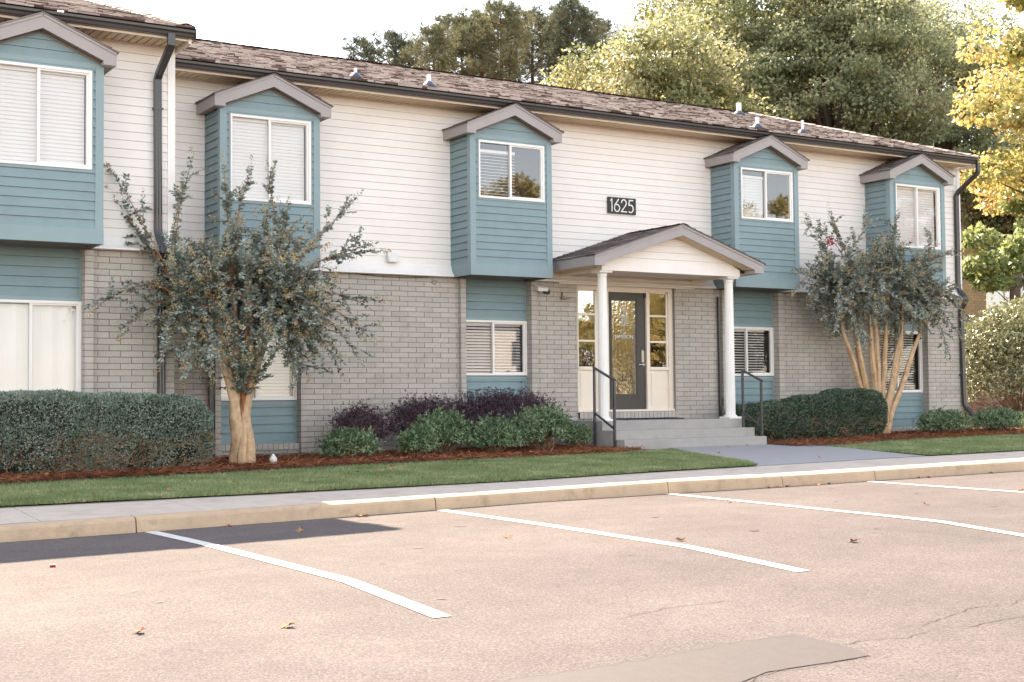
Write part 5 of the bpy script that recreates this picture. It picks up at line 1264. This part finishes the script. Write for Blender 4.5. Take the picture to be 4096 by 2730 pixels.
# ------------------------------------------------------------------ across the lot (seen in the windows' reflections)
ob = thing('facing_building', (40, -50, .2), 'white two storey building across the lot, mirrored in the door glass', 'building')
b = MB(); siding(b, (35, -50, 0), (1, 0, 0), (0, 1, 0), 3.0, 6.2, lambda z: (0, 12), ex=.2); b.box(35, 47, -58, -50.02, 0, 6.2); b.build('siding_wall', 'siding', ob)
b = MB(); b.prism([(34.5, -50.0+.6, 6.2), (34.5, -54, 8), (34.5, -58.6, 6.2)], (13, 0, 0)); b.build('roof', 'roofbase', ob)
b = MB(); [b.box(x, x+1.5, -50.01, -49.97, 3.6, 5) for x in (37, 43)]; b.build('window', 'dark', ob)
GR = 'autumn trees across the lot, mirrored in the windows'
first = broad_tree((47, -60, .0), 'golden autumn tree across the lot, mirrored in the windows', 16, 5.2, 1.2, 'maple', .30, 26000, 91, ncl=90, group=GR)
for (x, y, s, rz) in ((24, -62, .7, 1.1), (54, -44, .85, 2.3), (49, -45.5, .55, 3.6), (46.5, -47, .45, 4.4), (61, -38, .9, 5.2), (70, -36, .95, 1.9), (55, -38, .8, 2.9), (52, -48, .6, .7)):
    c = copy_tree(first); c.location = (x, y, 0); c.scale = (s, s, s); c.rotation_euler = (0, 0, rz)

# ------------------------------------------------------------------ small things on the ground
cp = MB(); x, y, z = 7.02, -2.05, .735
cp.tube([(x, y, z-.02), (x, y, z+.095), (x, y, z+.10)], [.052, .052, .047], 16).tube([(x, y, z+.10), (x, y, z+.125)], .036, 16).box(x-.014, x+.014, y-.014, y+.014, z+.125, z+.15)
tag(cp.build('pipe_cap', 'pvc'), 'white plastic clean-out pipe cap standing in the pine straw right of the gnarled trunk', 'pipe cap')
b = MB(); b.tube([(2.45, -9.09, lot_z(2.45, -9.09)+.012), (2.49, -9.10, lot_z(2.49, -9.10)+.012)], .011, 8); tag(b.build('bottle_cap', 'red'), 'tiny red cap lying on the asphalt at the far left', 'cap')
b = MB(); b.prism([(23.05, -.62, .87), (23.45, -.62, .87), (23.38, -1.0, .86), (23.12, -1.0, .86)], (0, 0, .05)); tag(b.build('splash_block', 'conc'), 'concrete splash block under the foot of the right downspout', 'splash block')
b = MB()  # potted plant in the D bay window
px, py, pz = 16.86, -.50, 4.875
pot = thing('potted_plant', (px, py, pz), 'leafy potted plant standing behind the pane of a bay window over the porch end', 'plant')
b.tube([(px, py, pz), (px, py, pz+.13)], [.065, .085], 16).build('pot', 'cream', pot)
n = 420; r = np.random.default_rng(4); v = rndunit(n); v[:, 2] = np.abs(v[:, 2]); X = np.array([px, py, pz+.16])+v*np.array([.24, .08, .20])*r.uniform(.3, 1, n)[:, None]; V, F = leafmesh(X, v+r.normal(0, .5, (n, 3)), rndunit(n), .06, .045); npmesh('foliage', V, F, 'gard', pot)

# fallen leaves, each its own object
def leafobj(i):
    b = MB(); r = random.Random(i); n = 10; ring = []
    for k in range(n):
        a = 2*math.pi*k/n; rad = (.045 if k % 2 == 0 else .024)*r.uniform(.75, 1.15); ring.append((math.cos(a)*rad, math.sin(a)*rad, r.uniform(.002, .022)))
    b.v = [(0, 0, .004)]+ring; b.f = [(0, k+1, (k+1) % n+1) for k in range(n)]; b.bar((.0, 0, .006), (-.06, .01, .012), .003, .002); return b
lp = None
def putleaf(x, y, z, s, lab, grp):
    global lp
    if lp is None: o = leafobj(2).build('fallen_leaf', 'leafb'); lp = o
    else: o = lp.copy(); COL.objects.link(o)
    o.location = (x, y, z+.004); o.rotation_euler = (random.uniform(-.3, .3), random.uniform(-.3, .3), random.uniform(0, 6)); o.scale = (s, s*random.uniform(.7, 1), s)
    o['label'] = lab; o['category'] = 'leaf'; o['group'] = grp
for (x, y) in ((3.0, -12.33), (6.04, -9.7), (8.02, -11.72), (2.24, -12.07), (6.96, -10.88), (13.09, -9.33), (4.9, -8.0), (10.9, -9.9), (9.6, -8.4)):
    putleaf(x, y, lot_z(x, y), 1.15, 'dry brown leaf lying out on the open asphalt', 'fallen leaves on the asphalt')
for (x, y) in ((5.9, -7.13), (5.95, -7.16), (11.3, -7.12), (11.5, -7.10), (12.08, -7.15), (12.3, -7.12), (13.9, -7.12), (14.06, -7.14), (4.55, -7.13), (11.62, -7.11), (15.3, -7.13)):
    putleaf(x, y, lot_z(x, y), 1.0, 'dry leaf caught at the foot of the kerb', 'fallen leaves along the kerb')
for i in range(34):
    x = random.uniform(3.2, 12.4); y = random.uniform(-5.4, bedge(x)); putleaf(x, y, lawn_z(x, y)+.035, random.uniform(.7, 1.1), 'dry leaf lying on the grass left of the path', 'fallen leaves on the left grass')
for i in range(12):
    x = random.uniform(16.6, 23); y = random.uniform(-5.2, -2.6); putleaf(x, y, lawn_z(x, y)+.035, random.uniform(.7, 1.1), 'dry leaf lying on the grass right of the path', 'fallen leaves on the right grass')
for i in range(16):
    x = random.uniform(3.4, 12.6); y = random.uniform(bedge(x)+.1, bedge(x)+.9); putleaf(x, y, bed_z(x)+.03, random.uniform(.8, 1.2), 'dry leaf resting on the pine straw of the left bed', 'fallen leaves on the pine straw')
for (x, y) in ((13.6, -3.5), (14.8, -2.3), (15.3, -2.2), (12.9, -4.4), (14.2, -5.0)): putleaf(x, y, path_z(x, y)+.006, .8, 'dry leaf lying on the grey painted path', 'fallen leaves on the path')
